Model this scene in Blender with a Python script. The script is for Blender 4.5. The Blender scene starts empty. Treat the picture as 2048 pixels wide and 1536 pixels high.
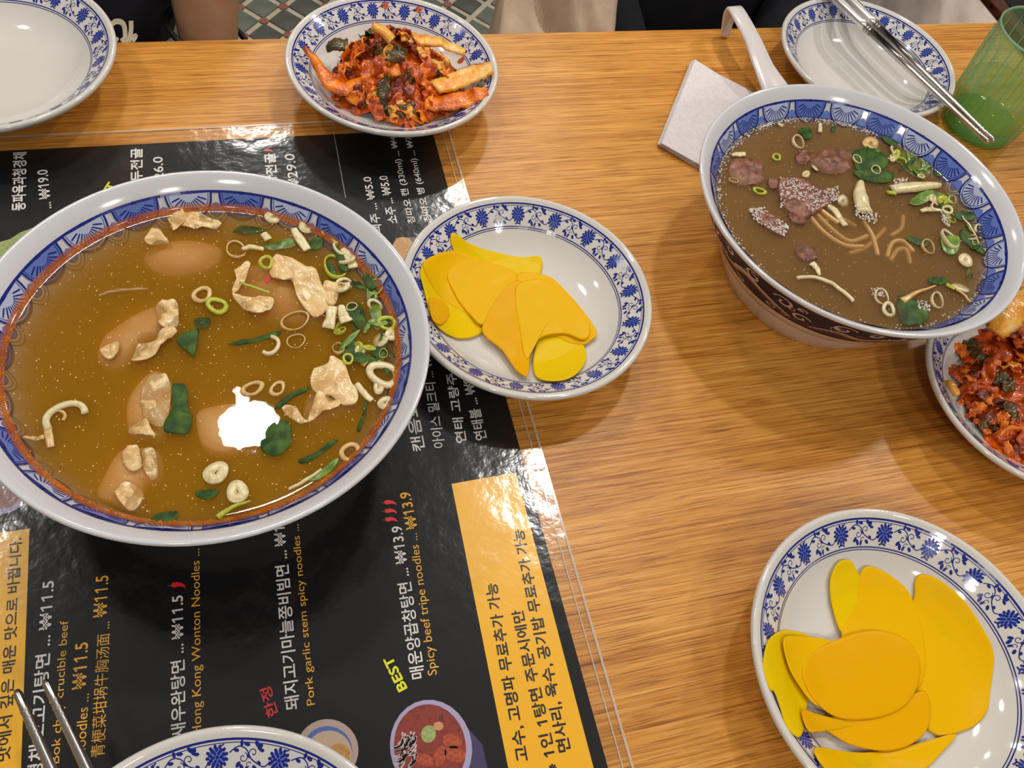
import bpy, bmesh, math, random
from math import sin, cos, pi, radians, hypot, atan2, sqrt, floor
from mathutils import Vector, Matrix, noise
random.seed(7)
S = bpy.context.scene
COL = S.collection
CM = 0.01
# ---------------------------------------------------------------- camera (lengths in cm, table top at z = 0)
F, H = 1746.0, 46.0
RM = (Matrix.Rotation(radians(-27.5), 3, 'Z') @ Matrix.Rotation(radians(33.35), 3, 'X') @ Matrix.Rotation(radians(16.16), 3, 'Z'))
cd = bpy.data.cameras.new('camera'); cam = bpy.data.objects.new('camera', cd); COL.objects.link(cam)
cd.sensor_width = 36; cd.lens = F / 2048 * 36; cd.clip_start = 0.01; cd.clip_end = 50
cam.matrix_world = Matrix.Translation((0, 0, H * CM)) @ RM.to_4x4()
S.camera = cam
# ---------------------------------------------------------------- world, lamps and added fill lights, exposure
w = bpy.data.worlds.new('room_light'); S.world = w; w.use_nodes = True
w.node_tree.nodes['Background'].inputs[0].default_value = (1.0, 0.955, 0.90, 1)
w.node_tree.nodes['Background'].inputs[1].default_value = 0.20
def lamp(x, y, z, r, power, col=(1, 0.95, 0.88)):
    l = bpy.data.lights.new('ceiling_or_fill_spot', 'AREA'); l.shape = 'DISK'; l.size = 2 * r * CM; l.energy = power; l.color = col
    l.spread = radians(170)
    o = bpy.data.objects.new('ceiling_or_fill_spot', l); COL.objects.link(o); o.location = (x * CM, y * CM, z * CM)
    return o
lamp(-6.9, 82, 110, 5.6, 2.4)
lamp(-7.6, 88.5, 110, 1.2, 0.08)
lamp(54, 73, 120, 4.0, 4.2)
lamp(57, 158, 125, 4, 6.0)
lamp(135, 80, 120, 5, 6.5)
lamp(2, 197, 120, 6, 5.0)
lamp(-70, 90, 125, 5, 4.0)
lamp(-45, -60, 125, 7, 4.5)  # added fill light behind the camera, brightens the near side
lamp(70, -70, 125, 7, 4.5)  # added fill light on the near right, softens the shadows
lamp(12, -100, 125, 7, 5.0)  # third added fill light, furthest behind the camera
lamp(95, 175, 120, 5, 2.2)
S.view_settings.view_transform = 'Standard'; S.view_settings.look = 'None'
S.view_settings.exposure = -0.14; S.view_settings.gamma = 1; S.view_settings.use_curve_mapping = False
S.cycles.use_denoising = True
S.cycles.max_bounces = 8; S.cycles.transparent_max_bounces = 16; S.cycles.volume_bounces = 3
S.cycles.transmission_bounces = 8; S.cycles.caustics_refractive = False; S.cycles.caustics_reflective = False
S.cycles.sample_clamp_indirect = 4

# ---------------------------------------------------------------- helpers
RV = [[RM[i][j] for j in range(3)] for i in range(3)]
def P(px, py, z=0.0):
    """pixel of the photograph -> point (cm) on the horizontal plane z, or on a height function z(x, y)"""
    a, b = px - 1024, 768 - py
    r = [RV[i][0] * a + RV[i][1] * b - RV[i][2] * F for i in range(3)]
    if callable(z):
        zz = 1.0
        for _ in range(25):
            t = (zz - H) / r[2]; zz = 0.5 * zz + 0.5 * z(r[0] * t, r[1] * t)
    else: zz = z
    t = (zz - H) / r[2]
    return (r[0] * t, r[1] * t, zz)
ORG = {}
def tag(o, label=None, cat=None, group=None, kind=None):
    if label: o['label'] = label
    if cat: o['category'] = cat
    if group: o['group'] = group
    if kind: o['kind'] = kind
    return o
def empty(name, loc, label=None, cat=None, group=None):
    o = bpy.data.objects.new(name, None); COL.objects.link(o); o.location = [c * CM for c in loc]
    o.empty_display_size = 0.02; ORG[o] = loc
    return tag(o, label, cat, group)
def mk(name, V, Fc, mat, parent=None, smooth=True, origin=None, mats=None):
    """one mesh object from world-cm vertices; origin at the parent's origin offset or the base centre"""
    if origin is None:
        xs = [v[0] for v in V]; ys = [v[1] for v in V]; zs = [v[2] for v in V]
        origin = ((min(xs) + max(xs)) / 2, (min(ys) + max(ys)) / 2, min(zs))
    me = bpy.data.meshes.new(name)
    me.from_pydata([((v[0] - origin[0]) * CM, (v[1] - origin[1]) * CM, (v[2] - origin[2]) * CM) for v in V], [], Fc)
    if smooth: me.polygons.foreach_set('use_smooth', [True] * len(me.polygons))
    if mat: me.materials.append(mat)
    if mats:
        for m in mats[0]: me.materials.append(m)
        me.polygons.foreach_set('material_index', mats[1])
    me.update()
    o = bpy.data.objects.new(name, me); COL.objects.link(o); ORG[o] = origin
    if parent is not None:
        o.parent = parent; po = ORG[parent]; o.location = [(origin[i] - po[i]) * CM for i in range(3)]
    else: o.location = [c * CM for c in origin]
    return o
def dup(o, loc, parent=None, rot=None, scale=None, name=None):
    c = o.copy(); COL.objects.link(c); c.location = [v * CM for v in loc]; ORG[c] = loc
    if parent is not None: c.parent = parent
    if rot: c.rotation_euler = rot
    if scale: c.scale = scale
    return c
class MB:
    def __init__(s): s.V = []; s.F = []; s.M = []
    def add(s, V, Fc, mi=0):
        n = len(s.V); s.V += V; s.F += [tuple(i + n for i in f) for f in Fc]; s.M += [mi] * len(Fc)
    def build(s, name, mat, parent=None, smooth=True, origin=None, mats=None):
        return mk(name, s.V, s.F, mat, parent, smooth, origin, (mats, s.M) if mats else None)
def rev(prof, c=(0, 0, 0), n=96, sx=1, sy=1):
    V = []; Fc = []
    for r, z in prof:
        if r < 1e-6: V.append((c[0], c[1], c[2] + z))
        else:
            for k in range(n): V.append((c[0] + r * sx * cos(2 * pi * k / n), c[1] + r * sy * sin(2 * pi * k / n), c[2] + z))
    i = 0; idx = []
    for r, z in prof:
        if r < 1e-6: idx.append([i] * n); i += 1
        else: idx.append(list(range(i, i + n))); i += n
    for a, b in zip(idx, idx[1:]):
        for k in range(n):
            q = [a[k], a[(k + 1) % n], b[(k + 1) % n], b[k]]; u = []
            for v in q:
                if v not in u: u.append(v)
            if len(u) > 2: Fc.append(tuple(u))
    return V, Fc
def tube(path, rad, n=8, cap=True, flat=1.0):
    """swept round section; rad a number or a list; path list of 3-D points"""
    V = []; Fc = []; m = len(path); up0 = Vector((0, 0, 1))
    for i, p in enumerate(path):
        a = Vector(path[max(i - 1, 0)]); b = Vector(path[min(i + 1, m - 1)]); t = (b - a).normalized()
        s = t.cross(up0)
        if s.length < 1e-3: s = t.cross(Vector((1, 0, 0)))
        s.normalize(); u = s.cross(t).normalized(); r = rad[i] if isinstance(rad, (list, tuple)) else rad
        for k in range(n):
            an = 2 * pi * k / n; q = Vector(p) + s * (r * cos(an)) + u * (r * flat * sin(an)); V.append(tuple(q))
    for i in range(m - 1):
        for k in range(n): Fc.append((i * n + k, i * n + (k + 1) % n, (i + 1) * n + (k + 1) % n, (i + 1) * n + k))
    if cap: Fc.append(tuple(range(n - 1, -1, -1))); Fc.append(tuple((m - 1) * n + k for k in range(n)))
    return V, Fc
def catmull(pts, per=5, closed=True):
    out = []; n = len(pts)
    for i in range(n if closed else n - 1):
        if closed: p = [pts[(i + k - 1) % n] for k in range(4)]
        else: p = [pts[max(i - 1, 0)], pts[i], pts[i + 1], pts[min(i + 2, n - 1)]]
        for j in range(per):
            t = j / per; o = []
            for d in range(len(pts[0])):
                a, b, c, e = (q[d] for q in p)
                o.append(0.5 * (2 * b + (c - a) * t + (2 * a - 5 * b + 4 * c - e) * t * t + (3 * b - a - 3 * c + e) * t ** 3))
            out.append(tuple(o))
    if not closed: out.append(tuple(pts[-1]))
    return out
def nz(x, y, z=0.0): return noise.noise(Vector((x, y, z)))
def blob(outline, zf, thick, name, mat, parent=None, wav=0.0, wf=1.0, dome=0.0, rings=7, seed=0.0, per=4, edge=0.25, sharp=False):
    """solid slice filling a world-cm outline: follows height zf(x, y), with rounded edge, folds and doming"""
    o = list(outline) if sharp else catmull(outline, per)
    cx = sum(p[0] for p in o) / len(o); cy = sum(p[1] for p in o) / len(o)
    n = len(o); V = []; Fc = []; f = zf if callable(zf) else (lambda x, y: zf)
    def zz(x, y, s):
        w_ = wav * (nz(x * wf + seed, y * wf, seed) + 0.5 * nz(x * wf * 2.3, y * wf * 2.3 + seed, 3 + seed)) if wav else 0
        return f(x, y) + w_ + dome * (1 - s * s)
    ss = [s for s in [1.0, 0.985, 0.95] + [0.9 * (1 - k / rings) for k in range(rings)]]
    for k, s in enumerate(ss):
        h = thick * (0.35 if k == 0 else 0.8 if k == 1 else 1.0)
        for p in o:
            x = cx + (p[0] - cx) * s; y = cy + (p[1] - cy) * s; V.append((x, y, zz(x, y, s) + h))
    ti = len(V); V.append((cx, cy, zz(cx, cy, 0) + thick))
    bi = len(V)
    for s in (0.97, 0.6):
        for p in o:
            x = cx + (p[0] - cx) * s; y = cy + (p[1] - cy) * s; V.append((x, y, zz(x, y, s)))
    ci = len(V); V.append((cx, cy, zz(cx, cy, 0)))
    K = len(ss)
    for k in range(K - 1):
        for i in range(n): j = (i + 1) % n; Fc.append((k * n + i, k * n + j, (k + 1) * n + j, (k + 1) * n + i))
    for i in range(n):
        j = (i + 1) % n
        Fc.append(((K - 1) * n + i, (K - 1) * n + j, ti)); Fc.append((bi + i, bi + n + i, bi + n + j, bi + j))
        Fc.append((bi + n + i, ci, bi + n + j)); Fc.append((i, bi + i, bi + j, j))
    ar = sum(o[i][0] * o[(i + 1) % n][1] - o[(i + 1) % n][0] * o[i][1] for i in range(n))
    if ar < 0: Fc = [tuple(reversed(q)) for q in Fc]
    return mk(name, V, Fc, mat, parent)
def zoompts(ox, oy, sc, pts): return [(ox + a / sc, oy + b / sc) for a, b in pts]
def outl(pts, z): return [P(a, b, z)[:2] for a, b in pts]

# ---------------------------------------------------------------- materials
def srgb(r, g, b):
    f = lambda c: (c / 255 / 12.92) if c / 255 <= 0.04045 else ((c / 255 + 0.055) / 1.055) ** 2.4
    return (f(r), f(g), f(b), 1)
def mat(name, col, rough=0.5, **k):
    m = bpy.data.materials.new(name); m.use_nodes = True; b = m.node_tree.nodes['Principled BSDF']
    b.inputs['Base Color'].default_value = col; b.inputs['Roughness'].default_value = rough
    for n_, v in k.items():
        n_ = n_.replace('_', ' ')
        if n_ in b.inputs: b.inputs[n_].default_value = v
    return m
def N(m, t, **k):
    n = m.node_tree.nodes.new(t)
    for a, v in k.items(): setattr(n, a, v)
    return n
def L(m, a, b): m.node_tree.links.new(a, b)
def noisy(name, cols, scale=(5, 5, 5), rough=0.5, detail=6, bump=0.0, dist=0.0, bscale=None, pos=None, **k):
    """principled material whose colour runs through cols (list) by a noise in object space"""
    m = mat(name, cols[0], rough, **k); b = m.node_tree.nodes['Principled BSDF']
    tc = N(m, 'ShaderNodeTexCoord'); mp = N(m, 'ShaderNodeMapping'); mp.inputs['Scale'].default_value = scale
    L(m, tc.outputs['Object'], mp.inputs[0]); t = N(m, 'ShaderNodeTexNoise'); t.inputs['Scale'].default_value = 100
    t.inputs['Detail'].default_value = detail; t.inputs['Distortion'].default_value = dist; L(m, mp.outputs[0], t.inputs[0])
    cr = N(m, 'ShaderNodeValToRGB'); e = cr.color_ramp.elements
    pos = pos or [0.3 + 0.4 * i / (len(cols) - 1) for i in range(len(cols))]
    e[0].position = pos[0]; e[0].color = cols[0]; e[1].position = pos[-1]; e[1].color = cols[-1]
    for c, p in list(zip(cols, pos))[1:-1]: q = e.new(p); q.color = c
    L(m, t.outputs[0], cr.inputs[0]); L(m, cr.outputs[0], b.inputs['Base Color'])
    if bump:
        bp = N(m, 'ShaderNodeBump'); bp.inputs['Strength'].default_value = bump; bp.inputs['Distance'].default_value = 0.001
        if bscale:
            t2 = N(m, 'ShaderNodeTexNoise'); t2.inputs['Scale'].default_value = bscale; L(m, tc.outputs['Object'], t2.inputs[0]); L(m, t2.outputs[0], bp.inputs['Height'])
        else: L(m, t.outputs[0], bp.inputs['Height'])
        L(m, bp.outputs[0], b.inputs['Normal'])
    return m
M_por = mat('porcelain', (0.68, 0.65, 0.60, 1), 0.07, Coat_Weight=0.3, Coat_Roughness=0.03)
M_porb = mat('bowl_melamine', (0.66, 0.65, 0.67, 1), 0.12, Coat_Weight=0.3, Coat_Roughness=0.05)
M_foot = mat('bowl_underside', (0.66, 0.58, 0.53, 1), 0.2)
M_blue = mat('cobalt_print', srgb(28, 38, 128), 0.15)
M_blue2 = mat('cobalt_wash', srgb(104, 126, 200), 0.15)
M_pale = mat('pale_wash', srgb(190, 200, 226), 0.15)
M_navy = mat('navy_glaze', srgb(32, 26, 66), 0.4, Specular_IOR_Level=0.1)
M_scroll = mat('scroll_print', srgb(196, 186, 196), 0.2)
M_gold = mat('gold_print', srgb(176, 138, 80), 0.2)
M_steel = mat('steel', (0.62, 0.58, 0.54, 1), 0.2, Metallic=1.0)
M_steelh = mat('steel_handle', (0.85, 0.83, 0.80, 1), 0.32, Metallic=1.0)
M_black = mat('menu_black', (0.006, 0.006, 0.006, 1), 0.5, Specular_IOR_Level=0.2)
M_white = mat('print_white', (0.82, 0.78, 0.75, 1), 0.5)
M_yel = mat('print_yellow', (0.95, 0.46, 0.03, 1), 0.5)
M_lime = mat('print_lime', (0.85, 0.85, 0.02, 1), 0.4)
M_red = mat('print_red', (0.85, 0.02, 0.03, 1), 0.4)
M_ink = mat('print_ink', srgb(28, 24, 30), 0.4)
M_ban = mat('print_banner', (1.0, 0.50, 0.008, 1), 0.35)
M_grn = mat('print_green', srgb(52, 92, 40), 0.4)

def wood():
    m = mat('oak_laminate', srgb(196, 140, 70), 0.33, Specular_IOR_Level=0.4); b = m.node_tree.nodes['Principled BSDF']
    tc = N(m, 'ShaderNodeTexCoord')
    # broad cathedral figure: long slow noise that bends rings
    mp = N(m, 'ShaderNodeMapping'); mp.inputs['Scale'].default_value = (1.1, 8, 1); L(m, tc.outputs['Object'], mp.inputs[0])
    n1 = N(m, 'ShaderNodeTexNoise'); n1.inputs['Scale'].default_value = 1.5; n1.inputs['Detail'].default_value = 3; L(m, mp.outputs[0], n1.inputs[0])
    mul = N(m, 'ShaderNodeMath', operation='MULTIPLY'); mul.inputs[1].default_value = 26; L(m, n1.outputs[0], mul.inputs[0])
    sn = N(m, 'ShaderNodeMath', operation='SINE'); L(m, mul.outputs[0], sn.inputs[0])
    # fine streaks along x
    mp2 = N(m, 'ShaderNodeMapping'); mp2.inputs['Scale'].default_value = (3.0, 210, 1); L(m, tc.outputs['Object'], mp2.inputs[0])
    n2 = N(m, 'ShaderNodeTexNoise'); n2.inputs['Scale'].default_value = 2.6; n2.inputs['Detail'].default_value = 5; n2.inputs['Distortion'].default_value = 0.25; L(m, mp2.outputs[0], n2.inputs[0])
    mp3 = N(m, 'ShaderNodeMapping'); mp3.inputs['Scale'].default_value = (14, 560, 1); L(m, tc.outputs['Object'], mp3.inputs[0])
    n3 = N(m, 'ShaderNodeTexNoise'); n3.inputs['Scale'].default_value = 2.2; n3.inputs['Detail'].default_value = 3; L(m, mp3.outputs[0], n3.inputs[0])
    a = N(m, 'ShaderNodeMath', operation='MULTIPLY_ADD'); a.inputs[1].default_value = 0.055; L(m, sn.outputs[0], a.inputs[0]); L(m, n2.outputs[0], a.inputs[2])
    cr = N(m, 'ShaderNodeValToRGB'); e = cr.color_ramp.elements
    e[0].position = 0.26; e[0].color = srgb(166, 100, 34); e[1].position = 0.72; e[1].color = srgb(226, 164, 80)
    q = e.new(0.5); q.color = srgb(205, 140, 58)
    L(m, a.outputs[0], cr.inputs[0])
    pr = N(m, 'ShaderNodeValToRGB'); pe = pr.color_ramp.elements
    pe[0].position = 0.36; pe[0].color = (0.42, 0.31, 0.2, 1); pe[1].position = 0.47; pe[1].color = (1, 1, 1, 1); L(m, n3.outputs[0], pr.inputs[0])
    mx = N(m, 'ShaderNodeMix', data_type='RGBA', blend_type='MULTIPLY'); mx.inputs[0].default_value = 0.75
    L(m, cr.outputs[0], mx.inputs[6]); L(m, pr.outputs[0], mx.inputs[7]); L(m, mx.outputs[2], b.inputs['Base Color'])
    bp = N(m, 'ShaderNodeBump'); bp.inputs['Strength'].default_value = 0.35; bp.inputs['Distance'].default_value = 0.0006
    L(m, n3.outputs[0], bp.inputs['Height']); L(m, bp.outputs[0], b.inputs['Normal'])
    return m
M_wood = wood()
def facing_mix(nt, lo, hi, pw=4):
    lw = nt.nodes.new('ShaderNodeLayerWeight'); lw.inputs[0].default_value = .5; p = nt.nodes.new('ShaderNodeMath'); p.operation = 'POWER'; p.inputs[1].default_value = pw
    m = nt.nodes.new('ShaderNodeMath'); m.operation = 'MULTIPLY_ADD'; m.inputs[1].default_value = hi; m.inputs[2].default_value = lo
    nt.links.new(lw.outputs['Facing'], p.inputs[0]); nt.links.new(p.outputs[0], m.inputs[0]); return m
def film():
    m = bpy.data.materials.new('clear_film'); m.use_nodes = True; nt = m.node_tree; nt.nodes.clear()
    out = nt.nodes.new('ShaderNodeOutputMaterial'); mix = nt.nodes.new('ShaderNodeMixShader'); tr = nt.nodes.new('ShaderNodeBsdfTransparent')
    gl = nt.nodes.new('ShaderNodeBsdfGlossy'); gl.inputs['Roughness'].default_value = 0.14; fr = facing_mix(nt, .035, .7)
    tc = nt.nodes.new('ShaderNodeTexCoord'); n_ = nt.nodes.new('ShaderNodeTexNoise'); n_.inputs['Scale'].default_value = 45; n_.inputs['Detail'].default_value = 4
    bp = nt.nodes.new('ShaderNodeBump'); bp.inputs['Strength'].default_value = 0.4; bp.inputs['Distance'].default_value = 0.0018
    nt.links.new(tc.outputs['Object'], n_.inputs[0]); nt.links.new(n_.outputs[0], bp.inputs['Height']); nt.links.new(bp.outputs[0], gl.inputs['Normal'])
    nt.links.new(fr.outputs[0], mix.inputs[0]); nt.links.new(tr.outputs[0], mix.inputs[1]); nt.links.new(gl.outputs[0], mix.inputs[2]); nt.links.new(mix.outputs[0], out.inputs[0])
    return m
M_film = film()
def broth(name, dens, scol, acol, adens, bump=0.25):
    m = bpy.data.materials.new(name); m.use_nodes = True; nt = m.node_tree; nt.nodes.clear()
    out = nt.nodes.new('ShaderNodeOutputMaterial'); mix = nt.nodes.new('ShaderNodeMixShader'); tr = nt.nodes.new('ShaderNodeBsdfTransparent')
    gl = nt.nodes.new('ShaderNodeBsdfGlossy'); gl.inputs['Roughness'].default_value = 0.02; fr = nt.nodes.new('ShaderNodeFresnel'); fr.inputs[0].default_value = 1.36
    tc = nt.nodes.new('ShaderNodeTexCoord'); n_ = nt.nodes.new('ShaderNodeTexNoise'); n_.inputs['Scale'].default_value = 60; n_.inputs['Detail'].default_value = 2
    bp = nt.nodes.new('ShaderNodeBump'); bp.inputs['Strength'].default_value = bump; bp.inputs['Distance'].default_value = 0.0006
    nt.links.new(tc.outputs['Object'], n_.inputs[0]); nt.links.new(n_.outputs[0], bp.inputs['Height']); nt.links.new(bp.outputs[0], gl.inputs['Normal']); nt.links.new(bp.outputs[0], fr.inputs['Normal'])
    nt.links.new(fr.outputs[0], mix.inputs[0]); nt.links.new(tr.outputs[0], mix.inputs[1]); nt.links.new(gl.outputs[0], mix.inputs[2]); nt.links.new(mix.outputs[0], out.inputs[0])
    vs = nt.nodes.new('ShaderNodeVolumeScatter'); va = nt.nodes.new('ShaderNodeVolumeAbsorption'); ad = nt.nodes.new('ShaderNodeAddShader')
    vs.inputs['Color'].default_value = scol; vs.inputs['Density'].default_value = dens; va.inputs['Color'].default_value = acol; va.inputs['Density'].default_value = adens
    nt.links.new(vs.outputs[0], ad.inputs[0]); nt.links.new(va.outputs[0], ad.inputs[1]); nt.links.new(ad.outputs[0], out.inputs['Volume'])
    return m
M_broL = broth('spicy_broth', 125, (1.0, 0.60, 0.03, 1), (0.985, 0.55, 0.0, 1), 95, 0.18)
M_broR = broth('beef_broth', 140, (1.0, 0.68, 0.28, 1), (0.70, 0.40, 0.06, 1), 160, 0.2)

# ---------------------------------------------------------------- floor of cement tiles
M_cream = noisy('cream_cement', [srgb(176, 164, 140), srgb(206, 196, 172)], (0.2, 0.2, 0.2), 0.5)
M_grey = noisy('grey_green_cement', [srgb(92, 100, 88), srgb(118, 122, 106)], (0.2, 0.2, 0.2), 0.5)
M_grey2 = noisy('dark_cement', [srgb(74, 76, 70), srgb(96, 96, 88)], (0.2, 0.2, 0.2), 0.5)
M_knot = mat('red_cement', srgb(150, 92, 80), 0.5)
fl = mk('floor', [(-160, -60, -75.4), (200, -60, -75.4), (200, 320, -75.4), (-160, 320, -75.4)], [(0, 1, 2, 3)], M_cream, smooth=False)
fl['kind'] = 'structure'
def rhomb_tile(mt, h=0.35):
    a, b, e = 3.45, 3.75, 0.25
    V = [(a, 0, 0), (0, b, 0), (-a, 0, 0), (0, -b, 0), (a, 0, h), (0, b, h), (-a, 0, h), (0, -b, h)]
    return mk('floor_tile', V, [(3, 2, 1, 0), (4, 5, 6, 7), (0, 1, 5, 4), (1, 2, 6, 5), (2, 3, 7, 6), (3, 0, 4, 7)], mt, fl, smooth=False, origin=(0, 0, 0))
tA = rhomb_tile(M_grey); tB = rhomb_tile(M_grey2)
kn = MB(); kn.add(*rev([(1.0, 0), (1.0, 0.34), (0.85, 0.38), (0, 0.38)], n=8)); tK = kn.build('floor_tile_knot', M_knot, fl, smooth=False, origin=(0, 0, 0))
fo = ORG[fl]
first = {id(tA): True, id(tB): True, id(tK): True}
def ftile(o, x, y):
    loc = (x - fo[0], y - fo[1], 0.0 if o is not tK else 0.01)
    if first[id(o)]: first[id(o)] = False; o.location = [c * CM for c in loc]
    else: dup(o, loc, fl)
for i in range(-5, 8):
    for j in range(-5, 6):
        x = 6 + i * 9.0; y = 166.3 + j * 9.4
        if -25 < x < 62 and 118 < y < 218:
            ftile(tA if (i + j) % 2 else tB, x + 4.5, y); ftile(tB if (i + j) % 2 else tA, x, y + 4.7)
for i in range(-3, 5):
    for j in range(-3, 4):
        x = 6 + i * 9.0; y = 166.3 + j * 9.4; ftile(tK, x, y); ftile(tK, x + 4.5, y + 4.7)

# ---------------------------------------------------------------- table
tb = empty('dining_table', (20, 20, -75), 'light oak dining table carrying all the bowls and dishes', 'table')
def box(x0, x1, y0, y1, z0, z1, bev=0.0):
    b = bev
    if not b:
        V = [(x, y, z) for z in (z0, z1) for x, y in ((x0, y0), (x1, y0), (x1, y1), (x0, y1))]
        return V, [(3, 2, 1, 0), (4, 5, 6, 7), (0, 1, 5, 4), (1, 2, 6, 5), (2, 3, 7, 6), (3, 0, 4, 7)]
    V = []
    for z, d in ((z0, b), (z0 + b, 0), (z1 - b, 0), (z1 - b * .3, b * .3), (z1, b)):
        V += [(x0 + d, y0 + d, z), (x1 - d, y0 + d, z), (x1 - d, y1 - d, z), (x0 + d, y1 - d, z)]
    Fc = [(3, 2, 1, 0), (16, 17, 18, 19)]
    for k in range(4):
        for i in range(4): Fc.append((k * 4 + i, k * 4 + (i + 1) % 4, k * 4 + 4 + (i + 1) % 4, k * 4 + 4 + i))
    return V, Fc
m_ = MB(); m_.add(*box(-75, 118, -25, 60.95, -3, 0, 0.12)); m_.build('table_top', M_wood, tb, smooth=False)
M_dkw = mat('dark_steel_leg', srgb(38, 34, 32), 0.4)
for x in (-66, 108):
    for y in (-18, 53):
        m_ = MB(); m_.add(*box(x - 2.5, x + 2.5, y - 2.5, y + 2.5, -75, -3, 0.2)); m_.build('table_leg', M_dkw, tb, smooth=False)

# ---------------------------------------------------------------- decals on surfaces of revolution
def interp(prof, r):
    for (a, za), (b, zb) in zip(prof, prof[1:]):
        if a <= r <= b: return za + (zb - za) * (r - a) / (b - a), (zb - za) / (b - a)
    return (prof[-1][1], 0) if r > prof[-1][0] else (prof[0][1], 0)
class Decal(MB):
    """flat drawing in (u = cm along the ring, v = cm outward) laid on a bowl's inner wall"""
    def __init__(s, prof, r0, off=0.012): super().__init__(); s.prof = prof; s.r0 = r0; s.off = off
    def pt(s, u, v, lift=0.0):
        th = u / s.r0; r = s.r0 + v; z, sl = interp(s.prof, r); k = 1 / sqrt(1 + sl * sl); o = s.off + lift
        r2 = r - sl * k * o
        return (r2 * cos(th), r2 * sin(th), z + k * o)
    def poly(s, pts, mi=0, lift=0.0):
        c = (sum(p[0] for p in pts) / len(pts), sum(p[1] for p in pts) / len(pts))
        s.add([s.pt(*c, lift)] + [s.pt(*p, lift) for p in pts], [(0, i + 1, (i + 1) % len(pts) + 1) for i in range(len(pts))], mi)
    def disc(s, u, v, r, n=7, mi=0, lift=0.0, sx=1.0, rot=0.0):
        s.poly([(u + r * sx * cos(2 * pi * k / n) * cos(rot) - r * sin(2 * pi * k / n) * sin(rot), v + r * sx * cos(2 * pi * k / n) * sin(rot) + r * sin(2 * pi * k / n) * cos(rot)) for k in range(n)], mi, lift)
    def line(s, pts, wd, mi=0, lift=0.0, taper=False):
        V = []; Fc = []; n = len(pts)
        for i, p in enumerate(pts):
            a = pts[max(0, i - 1)]; b = pts[min(n - 1, i + 1)]; dx, dy = b[0] - a[0], b[1] - a[1]; l = hypot(dx, dy) or 1
            w_ = wd * (1 - 0.75 * i / n if taper else 1); ox, oy = -dy / l * w_ / 2, dx / l * w_ / 2
            V += [s.pt(p[0] + ox, p[1] + oy, lift), s.pt(p[0] - ox, p[1] - oy, lift)]
        for i in range(n - 1): Fc.append((2 * i, 2 * i + 1, 2 * i + 3, 2 * i + 2))
        s.add(V, Fc, mi)
    def ring(s, v, wd, mi=0, n=120, lift=0.0):
        tot = 2 * pi * s.r0; s.line([(tot * k / n, v) for k in range(n + 1)], wd, mi, lift)

# ---------------------------------------------------------------- small dishes
R8 = [(0, 0.95), (3.0, 0.98), (4.2, 1.12), (5.2, 1.5), (5.9, 1.98), (6.3, 2.36), (6.9, 2.86), (7.45, 3.24), (7.62, 3.38)]
DISH = [(0, 0.95), (1.5, 0.96)] + R8[1:] + [(7.72, 3.46), (7.83, 3.5), (7.93, 3.47), (8.0, 3.38), (8.01, 3.26), (7.95, 3.12), (7.8, 2.96), (7.4, 2.6), (6.6, 1.85), (5.7, 1.15), (4.9, 0.72), (4.6, 0.6), (4.5, 0.5), (4.45, 0.06), (4.38, 0.0), (4.1, 0.0), (4.05, 0.42), (0, 0.5)]
def dish_z(cx, cy, s):
    return lambda x, y: s * interp(R8, hypot(x - cx, y - cy) / s)[0]
def spiral(u, v, r, a0, turns, sgn=1, n=12):
    return [(u + r * (1 - 0.8 * k / n) * cos(a0 + sgn * turns * 2 * pi * k / n), v + r * (1 - 0.8 * k / n) * sin(a0 + sgn * turns * 2 * pi * k / n)) for k in range(n + 1)]
def dish_print():
    d = Decal(R8, 6.88); K = 17; T = 2 * pi * 6.88 / K
    d.ring(0.60, 0.085); d.ring(0.48, 0.03); d.ring(-0.62, 0.05); d.ring(-0.72, 0.035)
    for k in range(K):
        u = k * T
        d.disc(u, 0, 0.36, 14, 1, 0.0)                                  # peony: lighter body, petals around
        d.disc(u, 0, 0.075, 6, 0, 0.004)
        for nn, rr, pr in ((6, 0.155, 0.062), (10, 0.275, 0.07), (13, 0.385, 0.066)):
            for q in range(nn): an = 2 * pi * (q + 0.5 * (nn == 10)) / nn; d.disc(u + rr * cos(an), rr * sin(an), pr, 6, 0, 0.004, 1.25, an)
        m = u + T / 2
        d.line(catmull([(u + 0.36, -0.1), (u + 0.6, -0.32), (m - 0.12, -0.1), (m + 0.1, 0.22), (m + 0.42, 0.34), (m + 0.78, 0.12)], 4, False), 0.045)
        d.line(spiral(m - 0.18, 0.12, 0.2, -1.2, 1.1), 0.035); d.line(spiral(m + 0.22, -0.06, 0.2, 1.9, 1.1), 0.035)
        d.line(spiral(m - 0.02, -0.32, 0.13, 2.6, 0.9, -1), 0.03)
        for lu, lv, an, sz in ((m - 0.42, 0.36, 2.2, .085), (m - 0.3, 0.44, 0.9, .085), (m - 0.5, 0.24, 3.3, .07), (m + 0.1, 0.42, 0.3, .08), (m + 0.3, 0.45, 1.6, .07), (m + 0.5, 0.2, 0.2, .07),
                               (m + 0.42, -0.3, -0.8, .085), (m + 0.26, -0.42, -2.0, .09), (m + 0.05, -0.45, -1.4, .07), (m - 0.3, -0.4, -2.5, .08), (m - 0.46, -0.2, 3.6, .06), (m + 0.0, 0.0, 0.6, .06)):
            d.disc(lu, lv, sz, 6, 0, 0.002, 1.7, an)
        d.line([(u - .3, .44), (u - .18, .38)], .05); d.line([(u - .2, -.5), (u + .02, -.44), (u + .2, -.5)], .07)
    return d
dpr = dish_print(); Vd, Fd = rev(DISH, n=128)
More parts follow.
